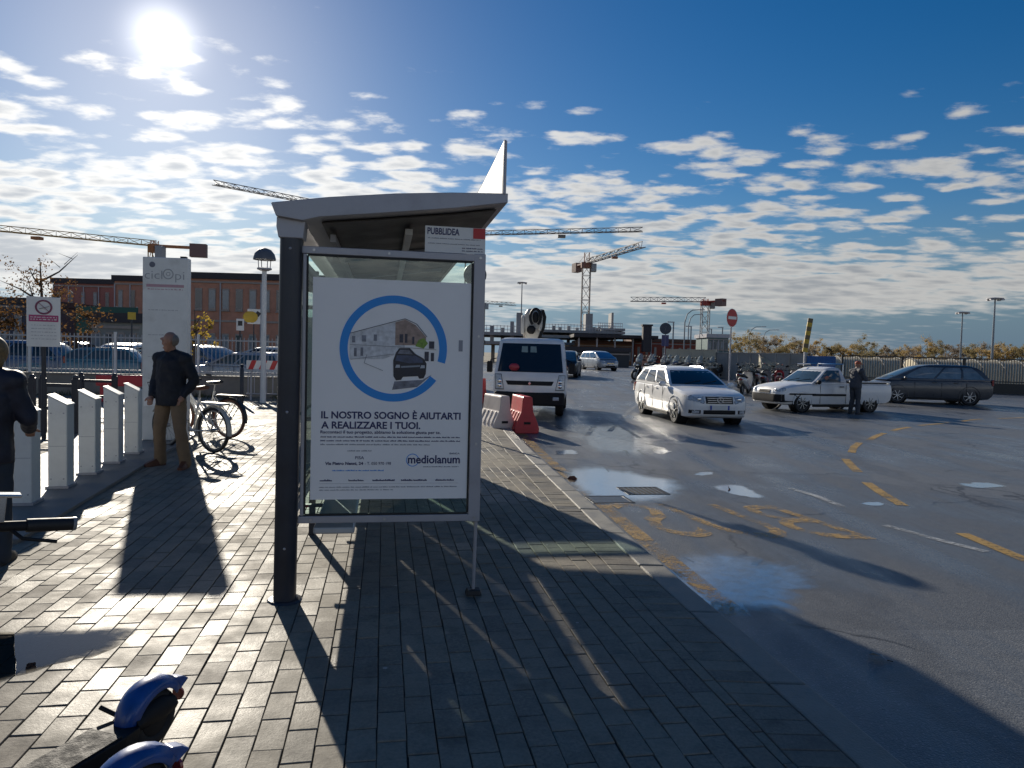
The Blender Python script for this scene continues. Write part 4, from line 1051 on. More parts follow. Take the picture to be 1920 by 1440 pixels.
# cars behind the white fence on the left
LC = [(20, 27.5, P_BLUE, MPV, -80, 'deep blue car behind the fence at the left edge'), (155, 28.0, P_TEAL, MERC, -75, 'teal estate car behind the fence right of the no-smoking sign'), (232, 31.5, P_VANW, MPV, 10, 'pale people carrier behind the fence left of the white totem'), (455, 26.0, P_SILV, MERC, -105, 'silver blue estate car behind the fence by the lamp post'), (385, 31.0, P_BLUE, MPV, 60, 'dark blue car behind the fence right of the standing man'), (100, 36.0, P_BLUE, MPV, -90, 'blue car in the second parked row behind the no-smoking sign'), (505, 33.0, P_VANW, MPV, -90, 'pale car behind the striped barrier board'), (300, 34.0, P_TEAL, MPV, -95, 'teal people carrier hidden mostly behind the white totem')]
for px, Y, pm, S_, a, lb in LC:
    p_ = at(px, 660, Y); car('parked_car', (p_.x, Y, -0.05), R(a), lb, variant(S_, paint=pm, glass=M_CARGL2 if pm in (P_TEAL, P_SILV) else M_CARGL, screen=M_CARGL2), group='cars parked behind the white fence')

# ------------------------------------------------------------------ aerial platform truck
tl_, tr_ = Vector((-.36, 19.35, 0)), Vector((1.30, 19.05, 0))
tk = empty('aerial_platform_truck', (0.46, 18.9, ZR), R(-5), 'small white flat-fronted truck with a folded aerial boom above its cab', 'truck')
lev = [(.42, .05, .90), (.60, .0, .955), (.78, .0, .965), (1.10, .03, .965), (1.18, .06, .955), (1.98, .40, .87), (2.07, .47, .83), (2.11, .62, .70)]
def tpt(u, z, off=0):
    yf, hw = lerp_table(lev, z); q = 2 * u - 1; return (hw * q, yf + 0.10 * q ** 4 + .05 * q * q - off, z + off * .4)
zs = sorted(set([l[0] for l in lev] + [.7, .9, 1.0, 1.4, 1.6, 1.8])); rings = []
for z in zs:
    hw = lerp_table(lev, z)[1]; fr = [tpt(i / 12, z) for i in range(13)]
    rings.append(fr + [(hw, .9, z), (hw, 1.55, z), (hw * .95, 1.62, z), (-hw * .95, 1.62, z), (-hw, 1.55, z), (-hw, .9, z)])
MB().loft(rings).build('cab', P_WHITE, tk, smooth=True)
def tpatch(nm, u0, u1, za, zb, off, m, n=12):
    mm = MB(); V = []; k = 5
    for j in range(k + 1):
        z = za + (zb - za) * j / k
        for i in range(n + 1): V.append(tpt(u0[0] + (u0[1] - u0[0]) * j / k + (u1[0] + (u1[1] - u1[0]) * j / k - u0[0] - (u0[1] - u0[0]) * j / k) * i / n, z, off))
    mm.add(V, [(j * (n + 1) + i, j * (n + 1) + i + 1, (j + 1) * (n + 1) + i + 1, (j + 1) * (n + 1) + i) for j in range(k) for i in range(n)])
    return mm.build(nm, m, tk, smooth=True)
tpatch('windscreen', (.045, .055), (.955, .945), 1.20, 1.955, .008, M_CARGL)
for k in (0.36, 0.49):
    tpatch('painted_daylight_patch', (k, k), (k + .095, k + .085), 1.72, 1.88, .011, mat('painted_rear_daylight', (.25, .32, .30), .3))  # pale patches painted on the opaque windscreen for daylight through the cab
m_ = MB(); m_.ball((-.42, .05, 1.33), (.14, .05, .10), 12, 8); m_.build('red_helmet', mat('helmet_red', (.35, .03, .05), .35), tk, smooth=True)
tpatch('grille', (.20, .17), (.80, .83), .855, .965, .012, M_PLAST)
g = MB(); g.prism([(0, .055), (.04, 0), (0, -.055), (-.04, 0)], lambda p: (p[0], -.035, .91 + p[1]), lambda p: (p[0], -.012, .91 + p[1])); g.build('emblem', M_CHROME, tk, bevel=.006)
for sx in (-1, 1):
    u0, u1 = ((.03, .02), (.145, .10)) if sx < 0 else ((.855, .90), (.97, .98))
    tpatch('headlight_frame', (u0[0] - .006, u0[1] - .006), (u1[0] + .006, u1[1] + .006), .725, 1.135, .010, M_PLAST, 6)
    hl = tpatch('headlight', u0, u1, .74, 1.12, .016, M_LAMP, 6)
    for zq in (.83, .95):
        e_ = MB(); e_.ball(tpt((u0[0] + u1[0]) / 2, zq, .02), (.06, .02, .055), 12, 8); e_.build('bulb', M_CHROME, hl, smooth=True)
    q = MB(); q.box((sx * 1.10, .32, 1.32), (.16, .07, .30)); q.build('wing_mirror', M_PLAST, tk, bevel=.03)
    MB().tube([(sx * .92, .30, 1.55), (sx * 1.08, .32, 1.50), (sx * 1.08, .32, 1.2)], .014, 6).build('mirror_arm', M_PLAST, tk)
    wheel(tk, sx * .78, 1.0, .34, .22, 6, M_PLAST, sx); wheel(tk, sx * .78, 3.6, .34, .30, 6, M_PLAST, sx)
    MB().box((sx * .70, -.02, .52), (.16, .05, .09)).build('fog_lamp', M_LAMP, tk, bevel=.015)
MB().box((0, .10, .50), (1.86, .26, .36)).build('bumper', M_PLAST, tk, bevel=.05)
MB().box((0, 2.6, .55), (.8, 4.6, .22)).build('chassis', M_PLAST, tk)
MB().box((0, 3.35, .86), (1.9, 3.1, .10)).build('deck', mat('truck_deck', (.35, .36, .37), .5), tk)
for sx in (-1, 1): MB().box((sx * .94, 3.35, 1.02), (.03, 3.1, .28)).build('side_board', P_WHITE, tk)
M_BOOM = mat('boom_grey_white', (.50, .49, .46), .5, var=.15, vscale=5, dirt=((.2, .17, .13), .5))
MB().lathe([(.42, .9), (.40, 1.2), (.30, 1.3)], 20, (0, 2.6, 0)).build('turret', M_BOOM, tk, smooth=True)
m_ = MB(); m_.loft([[(x + dx, y, z) for x, y in ((-.22 * k, 2.05 + o), (.22 * k, 2.05 + o), (.22 * k, 2.5 + o), (-.22 * k, 2.5 + o))] for z, k, dx, o in ((1.3, 1.0, -.08, .25), (2.1, .85, -.10, .1), (2.5, 1.05, -.10, 0), (2.85, 1.1, -.08, 0), (3.0, .8, -.06, .05))]); m_.build('boom_column', M_BOOM, tk, bevel=.04)
m_ = MB(); m_.yz([(1.95, 2.35), (2.3, 2.35), (2.4, 2.7), (2.3, 2.98), (2.0, 2.98), (1.9, 2.7)], .10, .22); m_.build('boom_head', M_BOOM, tk, bevel=.03)
m_ = MB(); m_.yz([(2.0, 2.25), (2.3, 2.25), (2.35, 2.75), (2.2, 2.82), (2.0, 2.75)], -.42, -.32); m_.build('boom_head', M_BOOM, tk, bevel=.03)
m_ = MB(); m_.tube([(.0 + .15 * math.cos(t), 1.90, 2.74 + .24 * math.sin(t)) for t in [R(a_) for a_ in range(-60, 241, 20)]], .04, 8); m_.build('hydraulic_hose', M_PLAST, tk, smooth=True)
m_ = MB(); m_.tube([(.20, 1.92, 2.95), (.27, 1.92, 2.75), (.24, 1.95, 2.45), (.12, 2.0, 2.15), (.06, 2.0, 1.9)], .045, 8); m_.build('hydraulic_hose', M_PLAST, tk, smooth=True)
m_ = MB(); m_.ball((.0, 1.96, 2.74), (.09, .05, .17), 12, 8); m_.build('pulley_gap', M_PLAST, tk, smooth=True)
m_ = MB(); m_.ball((-.12, 1.98, 2.38), (.13, .07, .13), 12, 8); m_.build('pivot_pin', M_PLAST, tk, smooth=True)
MB().beam((-.3, 2.3, 2.55), (-.3, 4.6, 1.7), .22, .26).build('boom_arm', M_BOOM, tk)
bk = MB()
for zz in (1.15, 1.6, 2.05): bk.tube([(-.7, 4.4, zz), (.7, 4.4, zz), (.7, 5.1, zz), (-.7, 5.1, zz), (-.7, 4.4, zz)], .018, 6)
for x in (-.7, .7):
    for y in (4.4, 5.1): bk.tube([(x, y, 1.0), (x, y, 2.05)], .018, 6)
bk.build('basket', M_BOOM, tk)

# ------------------------------------------------------------------ plastic road barriers
def barrier(loc, rz, m, label, L=.95):
    o = empty('plastic_barrier', loc, rz, label, 'barrier', 'plastic road barriers')
    prof = [(-.26, 0), (.26, 0), (.27, .10), (.235, .22), (.13, .46), (.105, .74), (.09, .78), (-.09, .78), (-.105, .74), (-.13, .46), (-.235, .22), (-.27, .10)]
    MB().xz(prof, 0, L).build('shell', m, o, bevel=.015)
    for sx in (-1, 1):
        for k in range(4):
            MB().beam((sx * .262, .14 + k * .22, .15), (sx * .142, .14 + k * .22, .44), .05, .03, up=(1, 0, 0)).build('rib', m, o, bevel=.008)
    for k in range(2): MB().box((0, -.004, .12 + .1 * k), (.14, .02, .05)).build('socket', M_PLAST if k else m, o)
    return o
M_BW, M_BR = mat('dirty_white_plastic', (.62, .55, .50), .5, var=.1, vscale=4, dirt=((.3, .25, .2), .5)), mat('red_plastic', (.50, .035, .045), .42, var=.15, vscale=4, dirt=((.3, .12, .1), .3))
p_ = gp(946, 811, ZR); barrier((p_.x, p_.y, ZR), R(24), M_BW, 'dirty white plastic barrier standing in front of the truck')
p_ = gp(988, 813, ZR); barrier((p_.x, p_.y, ZR), R(14), M_BR, 'red plastic barrier standing in front of the truck')
for px, lb in ((893, 'red plastic barrier behind the shelter frame, right of its stile'), (908, 'red plastic barrier half behind the truck cab')):
    p_ = at(px, 752, 22.5 if px > 900 else 21); barrier((p_.x, p_.y, 0.0), R(70), M_BR, lb)

# ------------------------------------------------------------------ scooters
M_SCSH = glass_mat('scooter_screen', (.85, .88, .90), opac=.40)
SCP = [mat('scooter_black', (.014, .014, .017), .3, coat=.8), mat('scooter_white', (.55, .53, .50), .3, coat=.8), mat('scooter_grey', (.16, .17, .19), .3, coat=.8), mat('scooter_blue', (.03, .07, .18), .3, coat=.8), mat('scooter_red', (.28, .02, .03), .3, coat=.8)]
def scooter(loc, rz, label):
    o = empty('motor_scooter', loc, rz, label, 'scooter', 'scooters parked in a row'); c = SCP[0]
    for nm, y, r in (('front_wheel', -.68, .27), ('rear_wheel', .62, .26)):
        m_ = MB(); m_.torus((0, y, r), r - .06, .06, 'x', 24, 8); w_ = m_.build(nm, M_TYRE, o, smooth=True)
        m_ = MB(); m_.lathe([(.05, -.05), (.17, -.03), (.17, .03), (.05, .05)], 18, (0, y, r), 'x'); m_.build('hub', M_RIM, w_, smooth=True)
    def sect(y, zb, zt, w0): return [(-w0, y, zb + (zt - zb) * .3), (-w0 * .7, y, zb), (w0 * .7, y, zb), (w0, y, zb + (zt - zb) * .3), (w0 * .9, y, zb + (zt - zb) * .75), (w0 * .5, y, zt), (-w0 * .5, y, zt), (-w0 * .9, y, zb + (zt - zb) * .75)]
    MB().loft([sect(-.42, .26, .40, .18), sect(-.2, .22, .40, .22), sect(.02, .24, .50, .22), sect(.15, .30, .72, .20), sect(.45, .40, .78, .20), sect(.85, .58, .80, .14), sect(1.0, .68, .78, .06)]).build('body', c, o, smooth=True)
    MB().loft([sect(-.34, .30, .42, .20), [(p[0], p[1] - .10, p[2] + .30) for p in sect(-.38, .30, .44, .24)], [(p[0], p[1] - .02, p[2] + .55) for p in sect(-.42, .32, .44, .23)], [(p[0], p[1], p[2] + .66) for p in sect(-.36, .32, .40, .14)]]).build('leg_shield', c, o, smooth=True)
    m_ = MB(); m_.loft([sect(-.80, .46, .52, .07), sect(-.70, .50, .60, .09), sect(-.55, .50, .60, .09), sect(-.44, .46, .54, .07)]); m_.build('front_mudguard', c, o, smooth=True)
    for sx in (-1, 1): MB().tube([(sx * .08, -.68, .27), (sx * .08, -.50, .62)], .025, 8).build('fork', M_RIM, o)
    m_ = MB(); m_.loft([sect(.02, .72, .80, .13), sect(.25, .74, .85, .16), sect(.5, .78, .88, .15), sect(.62, .80, .94, .14), sect(.85, .84, .92, .10)]); m_.build('seat', M_BLACK, o, smooth=True)
    m_ = MB(); m_.tube([(-.34, -.24, 1.03), (-.18, -.34, 1.06), (.18, -.34, 1.06), (.34, -.24, 1.03)], .018, 8); m_.build('handlebar', M_PLAST, o, smooth=True)
    for sx in (-1, 1):
        m_ = MB(); m_.tube([(sx * .24, -.32, 1.05), (sx * .33, -.38, 1.20)], .008, 6); m_.ball((sx * .35, -.38, 1.24), (.075, .03, .05), 10, 6); m_.build('mirror', M_PLAST, o, smooth=True)
        m_ = MB(); m_.ball((sx * .13, -.62, .80), (.09, .05, .06), 10, 6); m_.build('headlight', M_LAMP, o, smooth=True)
    m_ = MB(); V = []
    for j in range(6):
        z = .98 + .42 * j / 5; hw = (.24, .27, .26, .23, .17, .07)[j]
        for i in range(7): q = i / 3 - 1; V.append((hw * q, -.52 + .16 * j / 5 + .07 * q * q, z))
    m_.add(V, [(j * 7 + i, j * 7 + i + 1, j * 7 + i + 8, j * 7 + i + 7) for j in range(5) for i in range(6)]); m_.build('windscreen', M_SCSH, o, smooth=True)
    m_ = MB(); m_.ball((0, 1.0, .70), (.10, .04, .05), 10, 6); m_.build('tail_lamp', M_TAIL, o, smooth=True)
    MB().tube([(.14, .25, .30), (.18, .5, .32), (.2, .9, .42)], [.03, .05, .055], 10).build('exhaust', M_RIM, o, smooth=True)
    return o
proto = None
SCL = [(8.0, 43.5, -58, 0, 1.14, 'big black scooter, nearest of the left hand row'), (8.9, 44.6, -60, 0, 1.14, 'second black scooter of the left hand row'), (9.9, 45.6, -58, 2, 1.1, 'dark grey scooter, third in the left hand row'), (10.9, 46.6, -60, 3, 1.1, 'blue scooter, fourth in the left hand row'), (11.9, 47.6, -60, 2, 1.08, 'grey scooter, fifth in the left hand row'), (12.9, 48.4, -62, 1, 1.08, 'white scooter, sixth in the left hand row'), (13.9, 49.2, -62, 0, 1.05, 'black scooter, last of the left hand row'),
       (10.75, 33.2, 150, 1, 1.0, 'white scooter just behind the white estate car bonnet'), (11.7, 35.4, 160, 0, 1.0, 'black scooter behind the no entry pole'), (12.6, 35.9, 155, 2, 1.0, 'grey scooter with tall screen left of the pickup'), (13.5, 36.4, 160, 4, 1.0, 'dark red scooter behind the pickup bonnet'), (14.4, 36.9, 150, 1, 1.0, 'white scooter right behind the pickup windscreen'), (10.0, 36.0, 155, 0, 1.0, 'black scooter behind the estate car roof'), (15.3, 37.3, 160, 3, 1.0, 'blue scooter behind the pickup cab'), (12.2, 38.2, 150, 2, 1.0, 'grey scooter in the back row behind the no entry pole'), (13.2, 38.6, 155, 1, 1.0, 'white scooter in the back row left of the pickup'), (14.2, 39.0, 160, 2, 1.0, 'grey scooter in the back row behind the pickup bonnet'), (9.3, 34.6, 158, 2, 1.0, 'grey scooter peeping over the estate car roof'), (8.6, 47.0, -55, 2, 1.12, 'grey scooter in the second line of the left hand row'), (9.8, 48.4, -60, 1, 1.1, 'white scooter in the second line of the left hand row'), (11.1, 49.6, -60, 2, 1.08, 'grey scooter far back in the left hand row')]
for x, y, a, ci, sc, lb in SCL:
    if proto is None: proto = scooter((0, 0, 0), 0, lb); o = proto
    else: o = copy_tree(proto, None, {'scooter_black': SCP[ci]} if ci else None); o['label'] = lb
    o.location = (x, y, zr(y)); o.rotation_euler.z = R(a); o.scale = (sc, sc, sc)
# ------------------------------------------------------------------ docking posts and totem of the bike hire station
M_DOCK = mat('dock_white_steel', (0.70, 0.71, 0.69), 0.42, var=0.06, vscale=5, dirt=((0.34, 0.33, 0.30), 0.35))
DK = [(45, 905), (110, 917), (165, 890), (210, 870), (248, 852)]
DL = ['white docking post half hidden behind the person at the left edge', 'white slant-topped docking post, nearest of those fully in view', 'white slant-topped docking post, third from the left edge', 'white slant-topped docking post, fourth from the left edge', 'white slant-topped docking post next to the totem']
dproto = None
rz_d = math.atan2(sd.y, sd.x) - R(90)
d0 = gp(110, 917, .035); d4 = gp(248, 852, .035); dst = Vector((d4.x - d0.x, d4.y - d0.y, 0)) / 3
for k in range(5):
    p_ = Vector((d0.x, d0.y, .035)) + dst * (k - 1)
    if dproto is None:
        o = empty('docking_post'); dproto = o
        MB().xz([(-.092, 0), (.092, 0), (.092, .885), (-.092, .985)], -.11, .11).build('housing', M_DOCK, o, bevel=.012)
        MB().xz([(-.098, .988), (.098, .880), (.098, .893), (-.098, 1.001)], -.116, .116).build('cap', M_DOCK, o, bevel=.005)
        for zz in (.10, .80):
            for sx in (-.06, .06): MB().lathe([(.008, -.003), (.008, 0)], 8, (sx, -.1105, zz), 'y').build('screw', M_GREY, o)
        MB().box((0, -.1105, .45), (.165, .0015, .004)).build('panel_seam', M_GREYINK, o)
        MB().box((-.094, 0, .62), (.008, .08, .14)).build('lock_slot', M_PLAST, o)
        MB().box((0, 0, .012), (.22, .26, .024)).build('foot_plate', M_GREY, o)
    else: o = copy_tree(dproto)
    o.location = p_ + Vector((-.06, .14, 0)); o.rotation_euler.z = rz_d
    tag(o, DL[k], 'docking post', 'docking posts of the bike hire station')
tot = empty('information_totem', (-5.63, 11.72, .035), R(6), 'tall white information totem of the bike hire station behind the standing man', 'totem')
MB().box((0, 0, 1.475), (.70, .16, 2.95)).build('panel', M_DOCK, tot, bevel=.012)
MB().box((.26, 0, 2.965), (.09, .08, .03)).build('top_lug', M_PLAST, tot)
TG = mat('totem_grey_ink', (.34, .35, .37), .5); TP = mat('totem_pink_ink', (.46, .28, .32), .5)
put_text('cicl', .20, TG, tot, (-.315, -.0815, 2.60), width=.27, bold=-.002); put_text('pi', .20, TG, tot, (.155, -.0815, 2.60), width=.14, bold=-.002)
m_ = MB(); m_.torus((.045, -.081, 2.685), .075, .008, 'y', 28, 6); m_.torus((.045, -.081, 2.685), .028, .005, 'y', 16, 6); m_.build('wheel_mark', TG, tot)
m_ = MB(); m_.lathe([(.045, 0), (.045, .004)], 20, (-.20, -.084, 2.83), 'y'); m_.build('round_logo', mat('logo_slate', (.12, .13, .17), .5), tot)
MB().box((.0, -.0812, 2.495), (.58, .003, .045)).build('pink_band', TP, tot); words(tot, TP, -.27, .27, 2.43, .022, -.0812, 60, gap=.02)
for k, z in enumerate((2.1, 1.7, 1.35, 1.0)): words(tot, TG, -.26, .20, z, .012, -.0812, 61 + k, gap=.015)
MB().box((-.19, -.083, .62), (.26, .006, .13)).build('notice', M_PAPER, tot)

# ------------------------------------------------------------------ lamp post, signs and rails on the left
lp = gp(493, 755, 0)
lamp = empty('park_lamp', (lp.x, lp.y, 0), 0, 'white park lamp post with a mushroom shaped top', 'lamp post')
MB().tube([(0, 0, 0), (0, 0, .5), (0, 0, 3.72)], [.085, .075, .065], 12).build('pole', M_WHITE, lamp, smooth=True)
MB().lathe([(.10, 3.72), (.20, 3.76), (.20, 3.80), (.06, 3.82)], 18).build('collar', M_GREY, lamp, smooth=True)
for k in range(4):
    a = R(45 + 90 * k); MB().tube([(.17 * math.cos(a), .17 * math.sin(a), 3.79), (.19 * math.cos(a), .19 * math.sin(a), 4.06)], .012, 6).build('stay', M_GREY, lamp)
MB().lathe([(.31, 4.03), (.305, 4.08), (.27, 4.20), (.18, 4.31), (.05, 4.36), (.01, 4.365)], 24).build('shade', mat('lamp_shade_grey', (.10, .11, .13), .5), lamp, smooth=True)
def post_sign(name, px, py, z, Y, label, w_, h_, zc_, panel, draw=None, pr=.03, rz=None, cat='sign', group=None, polem=None):
    p = at(px, py, Y); o = empty(name, (p.x, Y, z), math.atan2(-p.x, Y) if rz is None else rz, label, cat, group)
    MB().tube([(0, .03, 0), (0, .03, zc_ + h_ * .4)], pr, 10).build('pole', polem or M_DARKP, o, smooth=True)
    s_ = MB().box((0, 0, zc_), (w_, .015, h_)).build('plate', panel, o, bevel=.004)
    if draw: draw(o, s_, zc_)
    return o
M_PINK = mat('sign_magenta', (.42, .05, .16), .5); M_INK = mat('black_ink', (.02, .02, .025), .5)
def nosmoke(o, s_, z):
    m_ = MB(); m_.torus((0, -.010, z + .235), .105, .014, 'y', 30, 6); m_.beam((-.075, -.011, z + .31), (.075, -.011, z + .16), .026, .006); m_.build('ban_ring', mat('ban_plum', (.22, .05, .10), .5), s_)
    m_ = MB(); m_.beam((-.06, -.009, z + .205), (.075, -.009, z + .25), .03, .005); m_.build('cigarette', M_INK, s_)
    MB().box((0, -.009, z + .055), (.40, .004, .105)).build('magenta_band', M_PINK, s_)
    words(s_, M_WHITE, -.18, .18, z + .065, .02, -.012, 71, gap=.02); words(s_, M_WHITE, -.18, .18, z + .03, .02, -.012, 72, gap=.02)
    for k in range(5): words(s_, M_GREYINK, -.17, .17, z - .06 - .055 * k, .012, -.009, 73 + k, gap=.016)
post_sign('no_smoking_sign', 82, 640, 0, 11.6, 'white no-smoking sign with magenta band on a dark post', .46, .80, 1.90, M_WHITE, nosmoke, .035)
def rail(px0, px1, Y, z, h, label):
    a, b = at(px0, 700, Y), at(px1, 700, Y); o = empty('guard_rail', ((a.x + b.x) / 2, Y, z), 0, label, 'railing', 'dark guard rails by the docking posts')
    hw = abs(b.x - a.x) / 2
    for sx in (-1, 1): 
        MB().box((sx * hw, 0, h / 2), (.10, .10, h)).build('post', M_DARKP, o, bevel=.01); MB().ball((sx * hw, 0, h + .02), .05, 10, 8).build('finial', M_DARKP, o, smooth=True)
    for zz in (h - .12, h * .45): MB().box((0, 0, zz), (2 * hw, .05, .06)).build('bar', M_DARKP, o)
rail(80, 142, 12.5, 0, .95, 'dark steel guard rail under the no-smoking sign'); rail(152, 215, 16, 0, .85, 'dark steel guard rail behind the third docking post')
rail(-20, 60, 13.5, 0, .9, 'dark steel guard rail at the left edge')
def yellow_mark(o, s_, z):
    m_ = MB(); m_.ball((-.12, -.02, z - .02), (.26, .02, .22), 16, 8); m_.build('yellow_disc', mat('sign_yellow', (.55, .36, .03), .5), s_); MB().box((.14, -.012, z + .10), (.16, .01, .16), Matrix.Rotation(.6, 3, 'Y')).build('black_mark', M_INK, s_)
post_sign('yellow_symbol_sign', 476, 600, 0, 26.5, 'white sign with a yellow symbol beside the white lamp post', .45, .55, 2.68, M_WHITE, yellow_mark, .025)
post_sign('small_parking_sign', 450, 640, 0, 25.8, 'small white sign with a dark square left of the lamp post', .26, .42, 2.35, M_WHITE, lambda o, s_, z: MB().box((0, -.010, z + .05), (.15, .006, .17)).build('dark_square', M_INK, s_), .03)
post_sign('yellow_round_sign', 247, 600, 0, 30, 'yellow round sign on a thin post left of the totem', .30, .30, 2.72, mat('sign_yellow', (.55, .36, .03), .5), None, .03)
o = empty('dark_post', gp(453, 758, 0), 0, 'plain dark grey post standing left of the white lamp post', 'post'); MB().lathe([(.05, 0), (.05, .98), (.03, 1.02), (.055, 1.05), (.03, 1.10)], 12).build('shaft', M_DARKP, o, smooth=True)
# low wall with white fence
wa, wb_ = Vector((-24, 20.2, 0)), Vector((-3.6, 23.2, 0)); wd = (wb_ - wa); wl = wd.length; wr_ = math.atan2(wd.y, wd.x)
fw = empty('fence_wall', wa, wr_, 'low concrete wall carrying a white steel bar fence on the left', 'fence')
M_WALLC = mat('rendered_wall', (.23, .215, .185), .8, var=.2, vscale=1.5, bump=.3, bscale=25, dirt=((.10, .09, .075), .6))
MB().box((wl / 2, 0, .30), (wl, .24, .60)).build('wall', M_WALLC, fw); MB().box((wl / 2, 0, .625), (wl, .30, .05)).build('coping', M_WALLC, fw, bevel=.01)
m_ = MB(); nb = int(wl / .12)
for k in range(nb): m_.box((k * .12 + .06, 0, 1.25), (.019, .019, 1.2))
for z in (.75, 1.75): m_.box((wl / 2, 0, z), (wl, .03, .045))
tag(m_.build('bars', mat('fence_grey_white', (.36, .38, .40), .5), fw), kind='stuff')
for k in range(int(wl / 2.4) + 1): MB().box((k * 2.4 + .02, 0, 1.28), (.07, .07, 1.28)).build('fence_post', M_DOCK, fw)
# striped barrier board and red strip
p_ = at(512, 680, 20.9); sb_ = empty('striped_barrier', (p_.x - .1, 21.2, 0), R(8), 'red and white striped barrier board on a low rack by the lamp post', 'barrier')
MB().box((0, 0, 1.05), (1.5, .03, .26)).build('board', M_WHITE, sb_)
for k in range(5): MB().prism([(-.10, -.13), (.04, -.13), (.14, .13), (.0, .13)], lambda p: (p[0] - .6 + .3 * k, -.022, 1.05 + p[1]), lambda p: (p[0] - .6 + .3 * k, -.012, 1.05 + p[1])).build('red_stripe', M_RED, sb_)
for sx in (-1, 1): MB().box((sx * .62, .02, .46), (.05, .05, .92)).build('leg', M_GREY, sb_)
m_ = MB()
for k in range(9): m_.tube([(-.7 + k * .175, 0, .2), (-.7 + k * .175, 0, .8)], .015, 6)
m_.tube([(-.75, 0, .2), (.75, 0, .2)], .02, 6); m_.tube([(-.75, 0, .8), (.75, 0, .8)], .02, 6); m_.build('rack', M_GREY, sb_)
p_ = at(236, 698, 19.5); rb = empty('red_barrier_strip', (p_.x, 19.5, 0), R(6), 'long low red plastic barrier in front of the fence left of the totem', 'barrier')
MB().xz([(-.75, .42), (.75, .42), (.75, .72), (-.75, .72)], -.08, .08).build('panel', M_BR, rb, bevel=.03)
for sx in (-1, 1): MB().box((sx * .55, 0, .21), (.12, .3, .42)).build('foot', M_BR, rb, bevel=.02)

